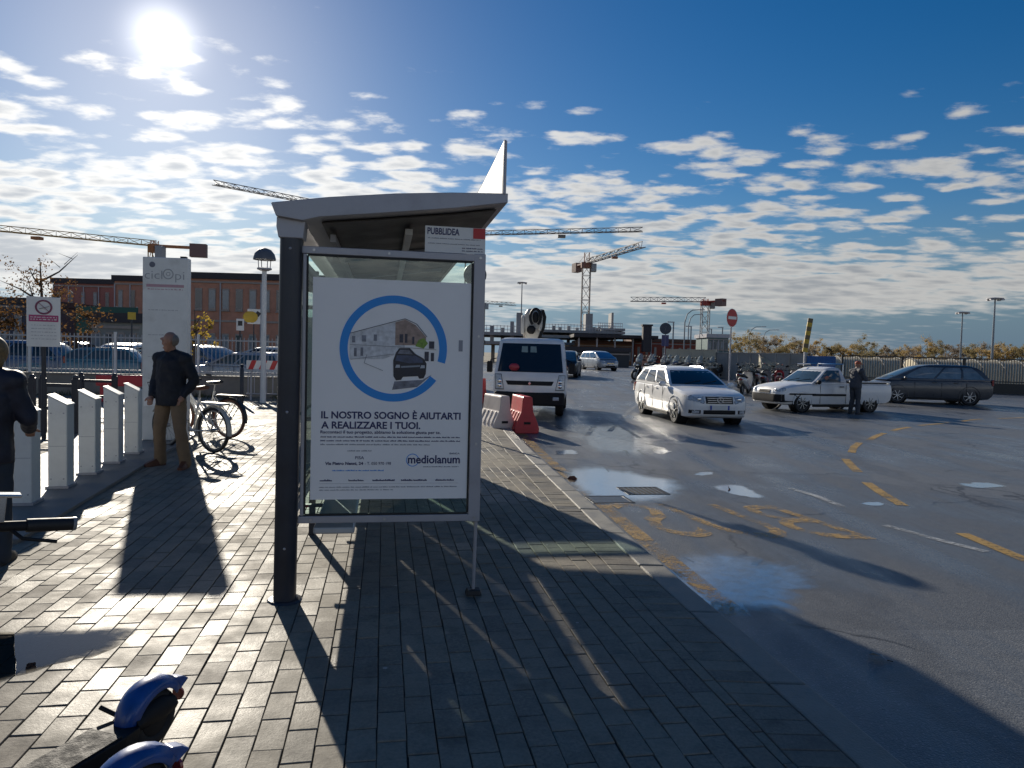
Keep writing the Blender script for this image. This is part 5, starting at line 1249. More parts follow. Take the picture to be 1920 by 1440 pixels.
# ------------------------------------------------------------------ hire bicycles
M_BIKEW = mat('bike_white_paint', (.60, .60, .58), .35, coat=.6); M_BIKEB = mat('bike_black', (.016, .017, .02), .4); M_SADB = mat('saddle_brown', (.16, .06, .03), .5); M_TYREBR = mat('tyre_brown', (.10, .035, .02), .6)
def bicycle(loc, rz, label, fr, guard, tyre, saddle):
    o = empty('hire_bicycle', loc, rz, label, 'bicycle', 'hire bicycles by the totem')
    for nm, y in (('front_wheel', -.54), ('rear_wheel', .54)):
        m_ = MB(); m_.torus((0, y, .34), .315, .024, 'x', 36, 8); w_ = m_.build(nm, tyre, o, smooth=True)
        m_ = MB(); m_.torus((0, y, .34), .285, .013, 'x', 36, 6); m_.lathe([(.03, -.05), (.03, .05)], 10, (0, y, .34), 'x'); m_.build('rim', M_RIM, w_, smooth=True)
        m_ = MB()
        for k in range(18):
            a = 2 * math.pi * k / 18; m_.beam((.02 * (-1) ** k, y, .34), (0, y + .285 * math.cos(a), .34 + .285 * math.sin(a)), .003)
        m_.build('spokes', M_RIM, w_)
        m_ = MB(); a0, a1 = (R(-10), R(195)) if y > 0 else (R(10), R(150))
        V = []
        for k in range(19):
            a = a0 + (a1 - a0) * k / 18
            for dx, dr in ((-.04, -.02), (-.02, .005), (.02, .005), (.04, -.02)): V.append((dx, y + (.365 + dr) * math.cos(a), .34 + (.365 + dr) * math.sin(a)))
        m_.add(V, [(k * 4 + i, k * 4 + i + 1, k * 4 + i + 5, k * 4 + i + 4) for k in range(18) for i in range(3)]); m_.build('mudguard', guard, o, smooth=True)
    m_ = MB()
    m_.tube([(0, -.42, .90), (0, -.20, .45), (0, .05, .30), (0, .12, .32)], .028, 8); m_.tube([(0, .10, .30), (0, .22, .80)], .02, 8)
    m_.tube([(0, -.44, .98), (0, -.40, .80)], .022, 8); m_.tube([(0, -.42, .86), (-.0, -.05, .42)], .02, 8)
    for sx in (-1, 1): m_.tube([(sx * .02, .10, .30), (sx * .06, .54, .34)], .012, 6); m_.tube([(sx * .02, .20, .72), (sx * .06, .54, .34)], .010, 6); m_.tube([(0, -.44, .78), (sx * .05, -.48, .62), (sx * .055, -.54, .34)], .014, 6)
    m_.build('frame', fr, o, smooth=True)
    m_ = MB(); m_.tube([(0, .215, .78), (0, .235, .92)], .015, 8); m_.build('seat_post', M_RIM, o)
    m_ = MB(); m_.loft([[(.03 * math.cos(t), .06, .945 + .02 * math.sin(t)) for t in [k * math.pi / 4 for k in range(8)]], [(.05 * math.cos(t), .18, .945 + .03 * math.sin(t)) for t in [k * math.pi / 4 for k in range(8)]], [(.10 * math.cos(t), .30, .955 + .035 * math.sin(t)) for t in [k * math.pi / 4 for k in range(8)]], [(.08 * math.cos(t), .35, .965 + .03 * math.sin(t)) for t in [k * math.pi / 4 for k in range(8)]]]); m_.build('saddle', saddle, o, smooth=True)
    m_ = MB(); m_.tube([(0, -.44, .95), (0, -.46, 1.06), (0, -.47, 1.08)], .016, 8); m_.tube([(-.28, -.22, 1.07), (-.24, -.36, 1.10), (0, -.47, 1.08), (.24, -.36, 1.10), (.28, -.22, 1.07)], .012, 8); m_.build('handlebar', M_RIM, o, smooth=True)
    for sx in (-1, 1): MB().tube([(sx * .28, -.22, 1.07), (sx * .29, -.12, 1.06)], .018, 8).build('grip', M_BLACK, o)
    m_ = MB(); m_.lathe([(.10, -.075), (.10, -.068)], 20, (0, .10, .30), 'x'); m_.beam((-.09, .10, .30), (-.09, .10, .13), .02); m_.beam((.09, .10, .30), (.09, .10, .47), .02); m_.box((-.14, .10, .13), (.09, .07, .02)); m_.box((.14, .10, .47), (.09, .07, .02)); m_.build('cranks', M_RIM, o)
    m_ = MB()
    for sx in (-1, 1): m_.tube([(sx * .06, .25, .72), (sx * .07, .85, .73)], .009, 6); m_.tube([(sx * .07, .80, .73), (sx * .06, .56, .36)], .008, 6)
    for k in range(4): m_.tube([(-.07, .34 + k * .14, .725), (.07, .34 + k * .14, .725)], .006, 6)
    m_.box((0, .56, .745), (.13, .5, .015)); m_.build('rear_rack', guard, o)
    m_ = MB()
    for z, h in ((.82, .15), (1.0, .19)): m_.tube([(-h, -.58 - h * .8, z), (h, -.58 - h * .8, z), (h, -.56 + .03, z), (-h, -.56 + .03, z), (-h, -.58 - h * .8, z)], .007, 6)
    for k in range(7):
        u = k / 3 - 1; m_.tube([(.15 * u, -.70, .82), (.19 * u, -.732, 1.0)], .004, 5); 
    m_.build('basket', M_BIKEB, o)
    return o
def bike_at(rear, front):
    r_, f__ = Vector(rear), Vector(front); d = (f__ - r_); c = r_ + d.normalized() * .54; return (c.x, c.y, 0), math.atan2(d.x, -d.y)
l_, a_ = bike_at((-4.40, 10.62, 0), (-5.55, 11.25, 0)); bicycle(l_, a_, 'white hire bicycle right behind the standing man', M_BIKEW, M_BIKEW, M_BIKEB, M_SADB)
l_, a_ = bike_at((-4.85, 12.35, 0), (-6.0, 12.75, 0)); bicycle(l_, a_, 'hire bicycle with black mudguard and brown tyres beyond the white one', M_BIKEW, M_BIKEB, M_TYREBR, M_BIKEB)

# ------------------------------------------------------------------ kick scooters in the foreground
M_SBLUE = mat('scooter_bright_blue', (.008, .065, .26), .38, var=.25, vscale=14, coat=.25, dirt=((.05, .06, .09), .6)); M_GRIPT = mat('wet_grip_tape', (.014, .014, .014), .75, var=.5, vscale=25, bump=.5, bscale=120)
def kick(loc, rz, label, steer):
    o = empty('electric_kick_scooter', loc, rz, label, 'kick scooter', 'blue kick scooters in the foreground')     # rear wheel at origin, front towards -y
    for nm, y in (('rear_wheel', 0), ('front_wheel', -.92)):
        m_ = MB(); m_.torus((0, y, .115), .085, .032, 'x', 28, 10); w_ = m_.build(nm, M_TYRE, o, smooth=True)
        m_ = MB(); m_.lathe([(.02, -.035), (.065, -.025), (.065, .025), (.02, .035)], 18, (0, y, .115), 'x'); m_.build('hub', M_PLAST, w_, smooth=True)
    m_ = MB(); m_.loft([[(x, -.12, z) for x, z in ((-.06, .09), (.06, .09), (.07, .15), (-.07, .15))], [(x, -.20, z) for x, z in ((-.075, .07), (.075, .07), (.085, .155), (-.085, .155))], [(x, -.72, z) for x, z in ((-.075, .07), (.075, .07), (.085, .155), (-.085, .155))], [(x, -.82, z) for x, z in ((-.04, .12), (.04, .12), (.05, .20), (-.05, .20))]]); m_.build('deck', M_PLAST, o, bevel=.006)
    MB().box((0, -.46, .158), (.15, .50, .006)).build('grip_tape', M_GRIPT, o)
    # rear housing and the blue mudguard over it
    m_ = MB(); m_.loft([[(.062 * math.cos(t), -.12 + q, .15 + .055 * math.sin(t) * s2) for t in [k * math.pi / 5 for k in range(10)]] for q, s2 in ((0, .5), (.05, 1.0), (.14, 1.15), (.20, .7))]); m_.build('motor_housing', M_PLAST, o, smooth=True)
    m_ = MB(); V = []; N = 16
    for k in range(N + 1):
        t = k / N; a = R(192 - 158 * t); rr = .146 + .010 * math.sin(math.pi * t); hw = .040 + .020 * math.sin(math.pi * min(1, t * 1.05)); 
        for dx, dr in ((-1, -.035), (-.85, -.008), (-.4, .010), (.4, .010), (.85, -.008), (1, -.035)): V.append((hw * dx, (rr + dr) * math.cos(a) * (1.0 if t < .8 else 1.06), .115 + (rr + dr) * math.sin(a)))
    m_.add(V, [(k * 6 + i, k * 6 + i + 1, k * 6 + i + 7, k * 6 + i + 6) for k in range(N) for i in range(5)])
    g = m_.build('rear_mudguard', M_SBLUE, o, smooth=True); sm = g.modifiers.new('solid', 'SOLIDIFY'); sm.thickness = .006
    MB().yz([(.085, .222), (.13, .175), (.178, .205), (.150, .225), (.112, .236)], -.026, .026).build('mudguard_spoiler', M_SBLUE, o, bevel=.005)
    m_ = MB(); m_.lathe([(.005, 0), (.028, 0), (.024, .012)], 14, (0, .142, .150), 'y'); m_.build('tail_lamp', M_TAIL, o)
    MB().tube([(-.07, -.10, .16), (-.13, -.12, .19)], .009, 8).build('side_lever', M_PLAST, o)
    m_ = MB(); m_.tube([(0, -.80, .20), (0, -.86, .26), (0, -.72, 1.02)], [.03, .03, .022], 10); m_.build('stem', M_PLAST, o, smooth=True)
    m_ = MB(); m_.tube([(0, -.92, .115), (0, -.88, .26)], .03, 8); m_.build('fork', M_PLAST, o)
    hb_ = empty('handlebar', (0, -.72, 1.04), steer); hb_.rotation_euler.y = R(6); hb_.parent = o
    m_ = MB(); m_.tube([(-.27, .02, .0), (-.1, 0, 0), (.1, 0, 0), (.27, .02, .0)], .016, 10); m_.build('bar', M_PLAST, hb_, smooth=True)
    for sx in (-1, 1):
        m_ = MB(); m_.tube([(sx * .16, .008, 0), (sx * .285, .022, 0)], .021, 14); m_.build('grip', M_BLACK, hb_, smooth=True)
        MB().tube([(sx * .285, .022, 0), (sx * .295, .023, 0)], .0215, 14).build('grip_end', mat('grey_cap', (.20, .21, .22), .4), hb_)
        MB().tube([(sx * .12, 0, -.01), (sx * .15, -.04, -.03), (sx * .24, -.05, -.04)], .006, 8).build('brake_lever', M_PLAST, hb_)
    m_ = MB(); m_.box((.09, -.01, .06), (.02, .02, .09)); m_.box((.10, -.02, .10), (.07, .05, .010)); m_.build('phone_holder', M_CHROME, hb_, bevel=.003)
    MB().box((-.06, .0, .03), (.06, .05, .025)).build('display', mat('display_grey', (.35, .36, .37), .15), hb_, bevel=.008)
    m_ = MB(); m_.box((0, -.55, .035), (.02, .02, .07)); m_.build('kickstand', M_PLAST, o)
    return o
kick((-1.40, 2.80, 0), -R(17.8), 'electric kick scooter with a blue rear mudguard and wet black deck in the left corner', R(56))
o = kick((-1.20, 2.30, 0), -R(34), 'blue kick scooter at the bottom edge, only its rear mudguard showing', R(10))

# ------------------------------------------------------------------ people
def remesh(o, vox, smooth=4):
    md = o.modifiers.new('r', 'REMESH'); md.mode = 'VOXEL'; md.voxel_size = vox; md.use_smooth_shade = True
    sm = o.modifiers.new('s', 'SMOOTH'); sm.iterations = smooth; sm.factor = .5
    me = bpy.data.meshes.new_from_object(o.evaluated_get(bpy.context.evaluated_depsgraph_get()))
    mt = list(o.data.materials); old = o.data; o.modifiers.clear(); o.data = me; bpy.data.meshes.remove(old)
    if not me.materials:
        for m in mt: me.materials.append(m)
    me.polygons.foreach_set('use_smooth', [True] * len(me.polygons))
def limb(m_, pts, rs, n=12):
    m_.tube(pts, rs, n)
    for p, r_ in zip(pts, rs): m_.ball(p, r_ * .99, n, 8)
M_SKIN = mat('skin', (.36, .19, .13), .5, var=.1, vscale=12); M_SKINH = M_SKIN
def person(loc, rz, label, J, top, trou, shoe, hair, hat=None, sc=1.0, jl=.80, collar=True, vox=.0095):
    o = empty('person', loc, rz, label, 'person'); o.scale = (sc, sc, sc)
    V = lambda k: Vector(J[k])
    m_ = MB()                      # body, one continuous surface
    hd_ = V('head')
    Rh = Matrix.Rotation(J.get('turn', 0), 3, 'Z') @ Matrix.Rotation(J.get('nod', R(8)), 3, 'X')
    def H(p): return hd_ + Rh @ Vector(p)
    m_.ball(H((0, .012, .02)), (.076, .096, .098), 18, 14); m_.ball(H((0, -.022, -.035)), (.062, .068, .075), 14, 10); m_.ball(H((0, -.045, -.082)), (.045, .042, .04), 14, 10)
    m_.ball(H((0, -.072, -.105)), (.026, .022, .020), 10, 8); m_.ball(H((0, -.070, .045)), (.050, .024, .022), 10, 8)
    m_.tube([H((0, -.082, .025)), H((0, -.094, -.020)), H((0, -.084, -.032))], [.008, .0115, .009], 8)
    m_.ball(H((0, -.088, -.066)), (.026, .014, .008), 10, 6); m_.ball(H((0, -.086, -.078)), (.022, .014, .008), 10, 6)
    for sx in (-1, 1):
        m_.ball(H((sx * .082, .012, -.005)), (.012, .022, .034), 10, 8); m_.ball(H((sx * .032, -.082, .032)), (.022, .012, .008), 8, 6); m_.ball(H((sx * .045, -.06, -.025)), (.024, .022, .02), 8, 6)
    nk = V('neck'); limb(m_, [nk, (nk + hd_) / 2 + Vector((0, .01, -.02)), hd_ + Vector((0, .012, -.05))], [.062, .056, .054])
    pel, che = V('pelvis'), V('chest')
    def oval(c, rx, ry, n=18): return [(c.x + rx * math.cos(2 * math.pi * k / n), c.y + ry * math.sin(2 * math.pi * k / n), c.z) for k in range(n)]
    def torso(mm, g):
        mid = (pel + che) / 2
        mm.loft([oval(pel + Vector((0, 0, -.10)), .15 + g, .11 + g), oval(pel, .165 + g, .12 + g), oval(pel + (mid - pel) * .7, .15 + g * 1.3, .115 + g * 1.2), oval(mid, .155 + g * 1.3, .115 + g * 1.2), oval(che, .175 + g, .12 + g), oval(che + Vector((0, 0, .12)), .16 + g, .10 + g), oval(nk + Vector((0, 0, .0)), .07 + g * .8, .065 + g * .8)])
        for s_ in ('l', 'r'): mm.ball(V('sh_' + s_), .068 + g, 12, 8); mm.tube([V('sh_' + s_), nk], [.06 + g * .9, .055 + g * .7], 10)
    torso(m_, 0)
    for s_ in ('l', 'r'):
        limb(m_, [V('sh_' + s_), V('el_' + s_), V('wr_' + s_)], [.055, .042, .028])
        limb(m_, [V('hip_' + s_), V('kn_' + s_), V('an_' + s_)], [.085, .056, .042])
        wv = V('wr_' + s_); dv = (wv - V('el_' + s_)).normalized(); sdv = dv.cross(Vector((0, 0, 1)) if abs(dv.z) < .9 else Vector((0, 1, 0))).normalized(); pv_ = dv.cross(sdv)
        m_.tube([wv, wv + dv * .045, wv + dv * .085], [.026, .036, .034], 10)
        for k in range(4):
            b0 = wv + dv * .08 + sdv * (.028 - .0187 * k); ln = (.068, .078, .072, .056)[k]
            m_.tube([b0, b0 + dv * ln * .5 + pv_ * .006, b0 + dv * ln * .85 + pv_ * .024], [.0105, .0098, .0085], 8)
        b0 = wv + dv * .03 + sdv * .03; m_.tube([b0, b0 + dv * .03 + sdv * .028, b0 + dv * .065 + sdv * .034], [.013, .012, .010], 8)
        an, to = V('an_' + s_), V('toe_' + s_); m_.tube([an, an + Vector((0, 0, -.05)), to], [.04, .04, .028], 10)
    b = m_.build('body', M_SKIN, o); remesh(b, vox, 3)
    for sx in (-1, 1):
        e = MB(); e.ball(H((sx * .032, -.080, .018)), (.010, .006, .005), 10, 6); e.build('eye', mat('eye_dark', (.03, .025, .02), .2), b)
    # jacket
    m_ = MB(); torso(m_, .032)
    mm_b = pel + Vector((0, 0, jl - .95))
    m_.loft([oval(mm_b, .195, .155), oval(mm_b + Vector((0, 0, .05)), .20, .158), oval(pel + Vector((0, 0, .05)), .198, .152)])
    for s_ in ('l', 'r'):
        e0, w0 = V('el_' + s_), V('wr_' + s_)
        limb(m_, [V('sh_' + s_), (V('sh_' + s_) + e0) / 2, e0, (e0 + w0) / 2, w0 + (w0 - e0).normalized() * .0], [.086, .078, .070, .060, .050])
    if collar: m_.loft([oval(nk + Vector((0, .0, -.03)), .115, .105), oval(nk + Vector((0, .016, .015)), .085, .082), oval(nk + Vector((0, .02, .022)), .078, .075)])
    jk = m_.build('jacket', top, o); remesh(jk, .012, 4)
    tx = bpy.data.textures.new('cloth_folds', 'CLOUDS'); tx.noise_scale = .11; tx.noise_depth = 2
    dm = jk.modifiers.new('folds', 'DISPLACE'); dm.texture = tx; dm.strength = .030; dm.mid_level = .5
    # trousers
    m_ = MB(); m_.loft([oval(pel + Vector((0, 0, -.13)), .165, .13), oval(pel + Vector((0, 0, .02)), .178, .135), oval(pel + Vector((0, 0, .10)), .165, .13)])
    for s_ in ('l', 'r'):
        h_, k_, a_ = V('hip_' + s_), V('kn_' + s_), V('an_' + s_)
        limb(m_, [h_, (h_ + k_) / 2, k_, (k_ + a_) / 2, a_ + Vector((0, 0, -.035))], [.100, .094, .080, .078, .074])
    tr_ = m_.build('trousers', trou, o); remesh(tr_, .012, 4)
    dm = tr_.modifiers.new('folds', 'DISPLACE'); dm.texture = tx; dm.strength = .022; dm.mid_level = .5
    for s_ in ('l', 'r'):
        an, to = V('an_' + s_), V('toe_' + s_); d = (to - an); d.z = 0; d.normalize(); q = Vector((-d.y, d.x, 0))
        m_ = MB(); heel = an - d * .05; heel.z = 0
        def sec(t, w0, h0): c = heel + d * t; return [tuple(c + q * x + Vector((0, 0, z))) for x, z in ((-w0, 0), (w0, 0), (w0 * 1.02, h0 * .45), (w0 * .6, h0), (-w0 * .6, h0), (-w0 * 1.02, h0 * .45))]
        m_.loft([sec(-.01, .032, .07), sec(.04, .040, .11), sec(.10, .042, .105), sec(.17, .047, .075), sec(.24, .044, .055), sec(.275, .025, .035)])
        m_.build('shoe', shoe, o, smooth=True)
    m_ = MB()
    if hat:
        m_.ball(H((0, .012, .055)), (.088, .106, .075), 18, 12); m_.box(H((0, -.12, .045)), (.13, .10, .012), Rh); m_.build('cap', hat, o, smooth=True)
    elif hair:
        full = J.get('hair', 'short')
        if full == 'long':
            m_.ball(H((0, .03, .03)), (.10, .115, .115), 16, 12); m_.ball(H((0, .06, -.05)), (.085, .07, .09), 14, 10); hb2 = m_.build('hair', hair, o); remesh(hb2, .010, 3)
        else:
            m_.ball(H((0, .034, .004)), (.0795, .0795, .084), 18, 12); hb2 = m_.build('hair', hair, o); remesh(hb2, .010, 3)
    return o
BASE = dict(pelvis=(0, 0, .95), chest=(0, .01, 1.28), neck=(0, .015, 1.47), head=(0, -.015, 1.625), sh_l=(-.185, .02, 1.40), sh_r=(.185, .02, 1.40), el_l=(-.27, .06, 1.12), el_r=(.27, .06, 1.12), wr_l=(-.22, -.10, .95), wr_r=(.22, -.10, .95), hip_l=(-.09, 0, .90), hip_r=(.09, 0, .90), kn_l=(-.10, -.02, .49), kn_r=(.10, -.02, .49), an_l=(-.11, .03, .09), an_r=(.11, .03, .09), toe_l=(-.13, -.16, .03), toe_r=(.13, -.16, .03))
C_NAVY = mat('dark_navy_jacket', (.010, .012, .020), .75, var=.3, vscale=9); C_KHAKI = mat('khaki_trousers', (.21, .145, .09), .85, var=.2, vscale=8); C_BROWN = mat('brown_leather', (.10, .032, .014), .5, var=.2)
C_HAIRG = mat('grey_hair', (.20, .17, .15), .7, var=.3, vscale=40); C_NAVY2 = mat('navy_coat', (.009, .012, .028), .6, var=.3, vscale=8); C_JEAN = mat('dark_jeans', (.018, .028, .045), .8, var=.3, vscale=14)
C_BLOND = mat('fair_hair', (.20, .13, .06), .6, var=.4, vscale=40); C_WORK = mat('grey_work_jacket', (.055, .06, .075), .8, var=.2); C_WORKT = mat('grey_work_trousers', (.05, .055, .065), .8, var=.2); C_CAP = mat('orange_red_cap', (.42, .09, .035), .6)
J1 = dict(BASE); J1.update(head=(0, -.03, 1.635), el_l=(-.27, .05, 1.13), el_r=(.29, .08, 1.13), wr_l=(-.22, -.09, .93), wr_r=(.22, -.04, .94), nod=R(14), hip_l=(-.10, 0, .90), hip_r=(.10, 0, .90), kn_l=(-.16, -.02, .49), kn_r=(.17, -.04, .49), an_l=(-.21, .06, .09), an_r=(.22, .0, .09), toe_l=(-.26, -.12, .03), toe_r=(.29, -.17, .03), turn=R(-52))
person((-4.42, 9.33, 0), R(-14), 'man in dark jacket and khaki trousers standing by the totem looking left', J1, C_NAVY, C_KHAKI, C_BROWN, C_HAIRG, sc=1.0, jl=.80)
J2 = dict(BASE); J2.update(hair='long', head=(-.05, -.06, 1.60), el_l=(-.28, -.02, 1.12), el_r=(.28, -.02, 1.12), wr_l=(-.24, -.22, 1.02), wr_r=(.24, -.22, 1.02))
person((-3.71, 5.05, 0), R(-160), 'person in dark navy coat and jeans cut off by the left edge', J2, C_NAVY2, C_JEAN, M_BLACK, C_BLOND, sc=.93, jl=.78)
J3 = dict(BASE); J3.update(sh_r=(.17, -.03, 1.38), el_r=(.22, -.28, 1.26), wr_r=(.18, -.50, 1.18), el_l=(-.27, -.10, 1.14), wr_l=(-.16, -.34, 1.12), chest=(0, -.03, 1.27), neck=(0, -.04, 1.45), head=(0, -.08, 1.60), an_l=(-.15, .05, .09), an_r=(.16, .0, .09), toe_l=(-.17, -.14, .03), toe_r=(.18, -.19, .03))
pw = gp(1600, 771, ZR); person((pw.x - .62, 23.35, ZR), R(118), 'worker in grey clothes and orange cap leaning over the pickup bed', J3, C_WORK, C_WORKT, M_BLACK, None, hat=C_CAP, sc=1.0, jl=.85, vox=.014)
# ------------------------------------------------------------------ signs in the distance
def disc_sign(name, px, py, Y, r_, label, face, rz=0, h=None, z0=None):
    c = at(px, py, Y); z0 = zr(Y) if z0 is None else z0
    o = empty(name, (c.x, Y, z0), rz, label, 'sign'); zc_ = c.z - z0
    MB().tube([(0, .04, 0), (0, .04, zc_ + r_ * .6)], .032, 10).build('pole', M_GREY, o, smooth=True)
    d = MB().lathe([(r_ * .96, 0), (r_, .006), (r_ * .96, .02)], 36, (0, 0, zc_), 'y').build('disc', face, o, smooth=False)
    return o, d, zc_
M_SRED = mat('traffic_red', (.42, .02, .025), .4, var=.06); M_SBLU = mat('sign_dark_slate', (.03, .045, .07), .45, var=.1)
o, d, z = disc_sign('no_entry_sign', 1373, 596, 30.0, .37, 'round red no entry sign with white bar behind the white estate car', M_SRED, R(38))
MB().box((0, -.006, z), (.56, .008, .12)).build('white_bar', M_WHITE, d, bevel=.002); MB().lathe([(.37, 0), (.385, .004), (.37, .015)], 36, (0, .004, z), 'y').build('rim', M_WHITE, o)
o, d, z = disc_sign('round_arrow_sign', 1248, 616, 45.0, .36, 'dark round sign above a small blue plate behind the scooters', M_SBLU, R(-8))
m_ = MB(); m_.beam((-.04, -.006, z - .16), (.06, -.006, z + .16), .05, .008); m_.beam((.06, -.006, z + .16), (-.08, -.006, z + .04), .05, .008); m_.build('arrow', mat('arrow_grey', (.20, .22, .24), .5), d)
MB().box((0, .02, z - .75), (.44, .02, .70)).build('lower_plate', mat('plate_violet', (.06, .06, .16), .5), o, bevel=.004)
# leaning yellow and black barrier arm
b0, b1 = at(1509, 660, 38), at(1520, 597, 38)
ya = empty('raised_barrier_arm', (b0.x, 38, zr(38)), 0, 'raised yellow and black barrier arm leaning above the blue panel', 'barrier')
n_ = 8; dvec = (b1 - b0)
MB().box((0, 0, .5), (.36, .30, 1.0)).build('cabinet', M_GREY, ya, bevel=.02)
for k in range(n_):
    p, q = b0 + dvec * (k / n_) - Vector((b0.x, 38, zr(38))), b0 + dvec * ((k + 1) / n_) - Vector((b0.x, 38, zr(38)))
    MB().beam(p, q, .26, .06, up=(0, 1, 0)).build('arm_segment', mat('sign_yellow', (.55, .36, .03), .5) if k % 2 == 0 else mat('arm_dark', (.16, .12, .06), .6), ya)
MB().beam((0, 0, 1.0), b0 - Vector((b0.x, 38, zr(38))), .08).build('arm_root', M_GREY, ya)

# ------------------------------------------------------------------ right hand boundary: wall, blue panel, railing, bank
M_WALLP = mat('pale_concrete_panel', (.30, .30, .29), .8, var=.15, vscale=.8, dirt=((.16, .15, .13), .5)); M_CREAM = mat('cream_panel', (.48, .45, .36), .8, var=.12, vscale=1.0)
def wall_between(p0, p1, h, m, name, label, th=.2, z=0, panels=0, cat='wall', coping=True):
    a, b = Vector(p0), Vector(p1); d = b - a; L = d.length; o = empty(name, (a.x, a.y, z), math.atan2(d.y, d.x), label, cat)
    n_ = max(1, panels)
    for k in range(n_):
        MB().box((L * (k + .5) / n_, 0, h / 2), (L / n_ - .03, th, h)).build('panel', m, o, bevel=.008)
    if n_ > 1:
        for k in range(n_ + 1): MB().box((L * k / n_, 0, h / 2 + .04), (.12, th + .06, h + .08)).build('pillar', m, o)
    if coping: MB().box((L / 2, 0, h + .03), (L, th + .08, .06)).build('coping', m, o)
    return o
pa, pb, pc, pd_ = at(1250, 700, 52), at(1340, 700, 50), at(1508, 700, 43), at(1562, 700, 42)
wall_between((pa.x, 52), (pb.x, 50), 1.85, M_CREAM, 'site_wall', 'cream coloured wall section left of the no entry sign', z=zr(50), panels=4)
wall_between((pb.x + .1, 50), (pc.x, 43), 1.75, M_WALLP, 'site_wall', 'pale grey concrete panel wall behind the parked scooters', z=zr(46), panels=7)
o = wall_between((pc.x + .1, 43), (pd_.x, 41.8), 1.75, mat('blue_sheet', (.03, .13, .36), .5, var=.1, vscale=2), 'blue_hoarding', 'bright blue corrugated sheet hoarding behind the pickup rack', th=.05, z=zr(42), coping=False)
for k in range(9): MB().box((.1 + k * .2, -.035, .87), (.05, .03, 1.72)).build('rib', MATS['blue_sheet'], o)
fa, fb = Vector((pd_.x + .1, 41.2, 0)), Vector((35.0, 37.0, 0)); fd = fb - fa; FL = fd.length
rf = empty('boundary_railing', (fa.x, fa.y, zr(38)), math.atan2(fd.y, fd.x), 'dark iron railing on a low dark wall behind the grey people carrier', 'railing')
M_IRONR = mat('railing_iron', (.05, .045, .04), .6, var=.2, vscale=5); M_DWALL = mat('dark_damp_wall', (.06, .057, .05), .85, var=.25, vscale=1.2)
MB().box((FL / 2, 0, .22), (FL, .25, .70)).build('wall', M_DWALL, rf)
m_ = MB()
for k in range(int(FL / .13)): m_.box((k * .13 + .05, 0, 1.22), (.035, .035, 1.32))
for z in (.66, 1.88): m_.box((FL / 2, 0, z), (FL, .04, .06))
tag(m_.build('bars', M_IRONR, rf), kind='stuff')
for k in range(int(FL / 3.1) + 1): MB().box((k * 3.1 + .03, 0, 1.22), (.10, .10, 1.40)).build('post', M_IRONR, rf)
# pale polytunnel covers beyond the railing
for k, (x0, y0, lb) in enumerate(((20.0, 46.0, 'pale beige polytunnel beyond the railing, nearest the pickup'), (29.0, 44.5, 'pale beige polytunnel beyond the railing, behind the people carrier'), (38.0, 43.0, 'pale beige polytunnel beyond the railing at the right edge'))):
    o = empty('polytunnel', (x0, y0, zr(44)), R(-9), lb, 'polytunnel', 'polytunnels beyond the railing')
    rings = []
    for i in range(15):
        x = -4.2 + 8.4 * i / 14; wob = .05 * math.sin(i * 2.1 + k); r_ = (1.9 if 0 < i < 14 else 1.75) + wob
        rings.append([(x, r_ * math.cos(R(a)), .15 + 1.55 * math.sin(R(a))) for a in range(0, 181, 15)])
    MB().loft(rings).build('cover', mat('dusty_film', (.44, .39, .28), .6, var=.22, vscale=1.3, dirt=((.25, .21, .13), .5)), o, smooth=True)
    for i in range(0, 15, 2): MB().tube([(-4.2 + 8.4 * i / 14, 1.97 * math.cos(R(a)), .15 + 1.62 * math.sin(R(a))) for a in range(0, 181, 15)], .03, 5).build('hoop', M_WALLP, o)
# tall floodlight masts
def mast(px, ptop, Y, label, group='tall lamp masts'):
    t_ = at(px, ptop, Y); z0 = zr(Y); o = empty('lamp_mast', (t_.x, Y, z0), 0, label, 'lamp post', group); hh = t_.z - z0
    MB().tube([(0, 0, 0), (0, 0, hh)], [.16, .08], 8).build('pole', mat('galvanised_steel', (.22, .25, .28), .5, metal=.4), o, smooth=True)
    m_ = MB(); m_.lathe([(.25, hh - .1), (.9, hh - .05), (.9, hh + .05), (.1, hh + .15)], 14); m_.build('crown', M_GREY, o)
    for k in range(4): a = R(90 * k + 30); MB().box((.8 * math.cos(a), .8 * math.sin(a), hh - .15), (.35, .35, .14)).build('floodlight', M_GREY, o)
mast(1805, 586, 105, 'tall thin lamp mast, left one of the pair at the right'); mast(1866, 560, 85, 'tall thin lamp mast, right one of the pair at the right'); mast(979, 530, 130, 'thin lamp mast above the aerial truck boom')
def street_lamp(px, ptop, Y, arm, label):
    t_ = at(px, ptop, Y); z0 = zr(Y); hh = t_.z - z0; o = empty('street_lamp', (t_.x, Y, z0), 0, label, 'street lamp', 'curved street lamps')
    MB().tube([(0, 0, 0), (0, 0, hh * .78), (arm * .15, 0, hh * .92), (arm * .5, 0, hh * .99), (arm, 0, hh)], [.10, .08, .07, .06, .05], 8).build('pole', mat('galvanised_steel', (.22, .25, .28), .5), o, smooth=True)
    MB().box((arm * 1.15, 0, hh), (abs(arm) * .35, .3, .12)).build('lantern', M_GREY, o)
street_lamp(1285, 580, 95, 1.9, 'curved street lamp left of the red topped crane'); street_lamp(1292, 589, 110, 1.6, 'lower curved street lamp just right of the first'); street_lamp(1406, 612, 130, 2.2, 'distant curved street lamp right of the no entry sign'); street_lamp(1432, 618, 150, 2.4, 'faint curved street lamp above the autumn trees')
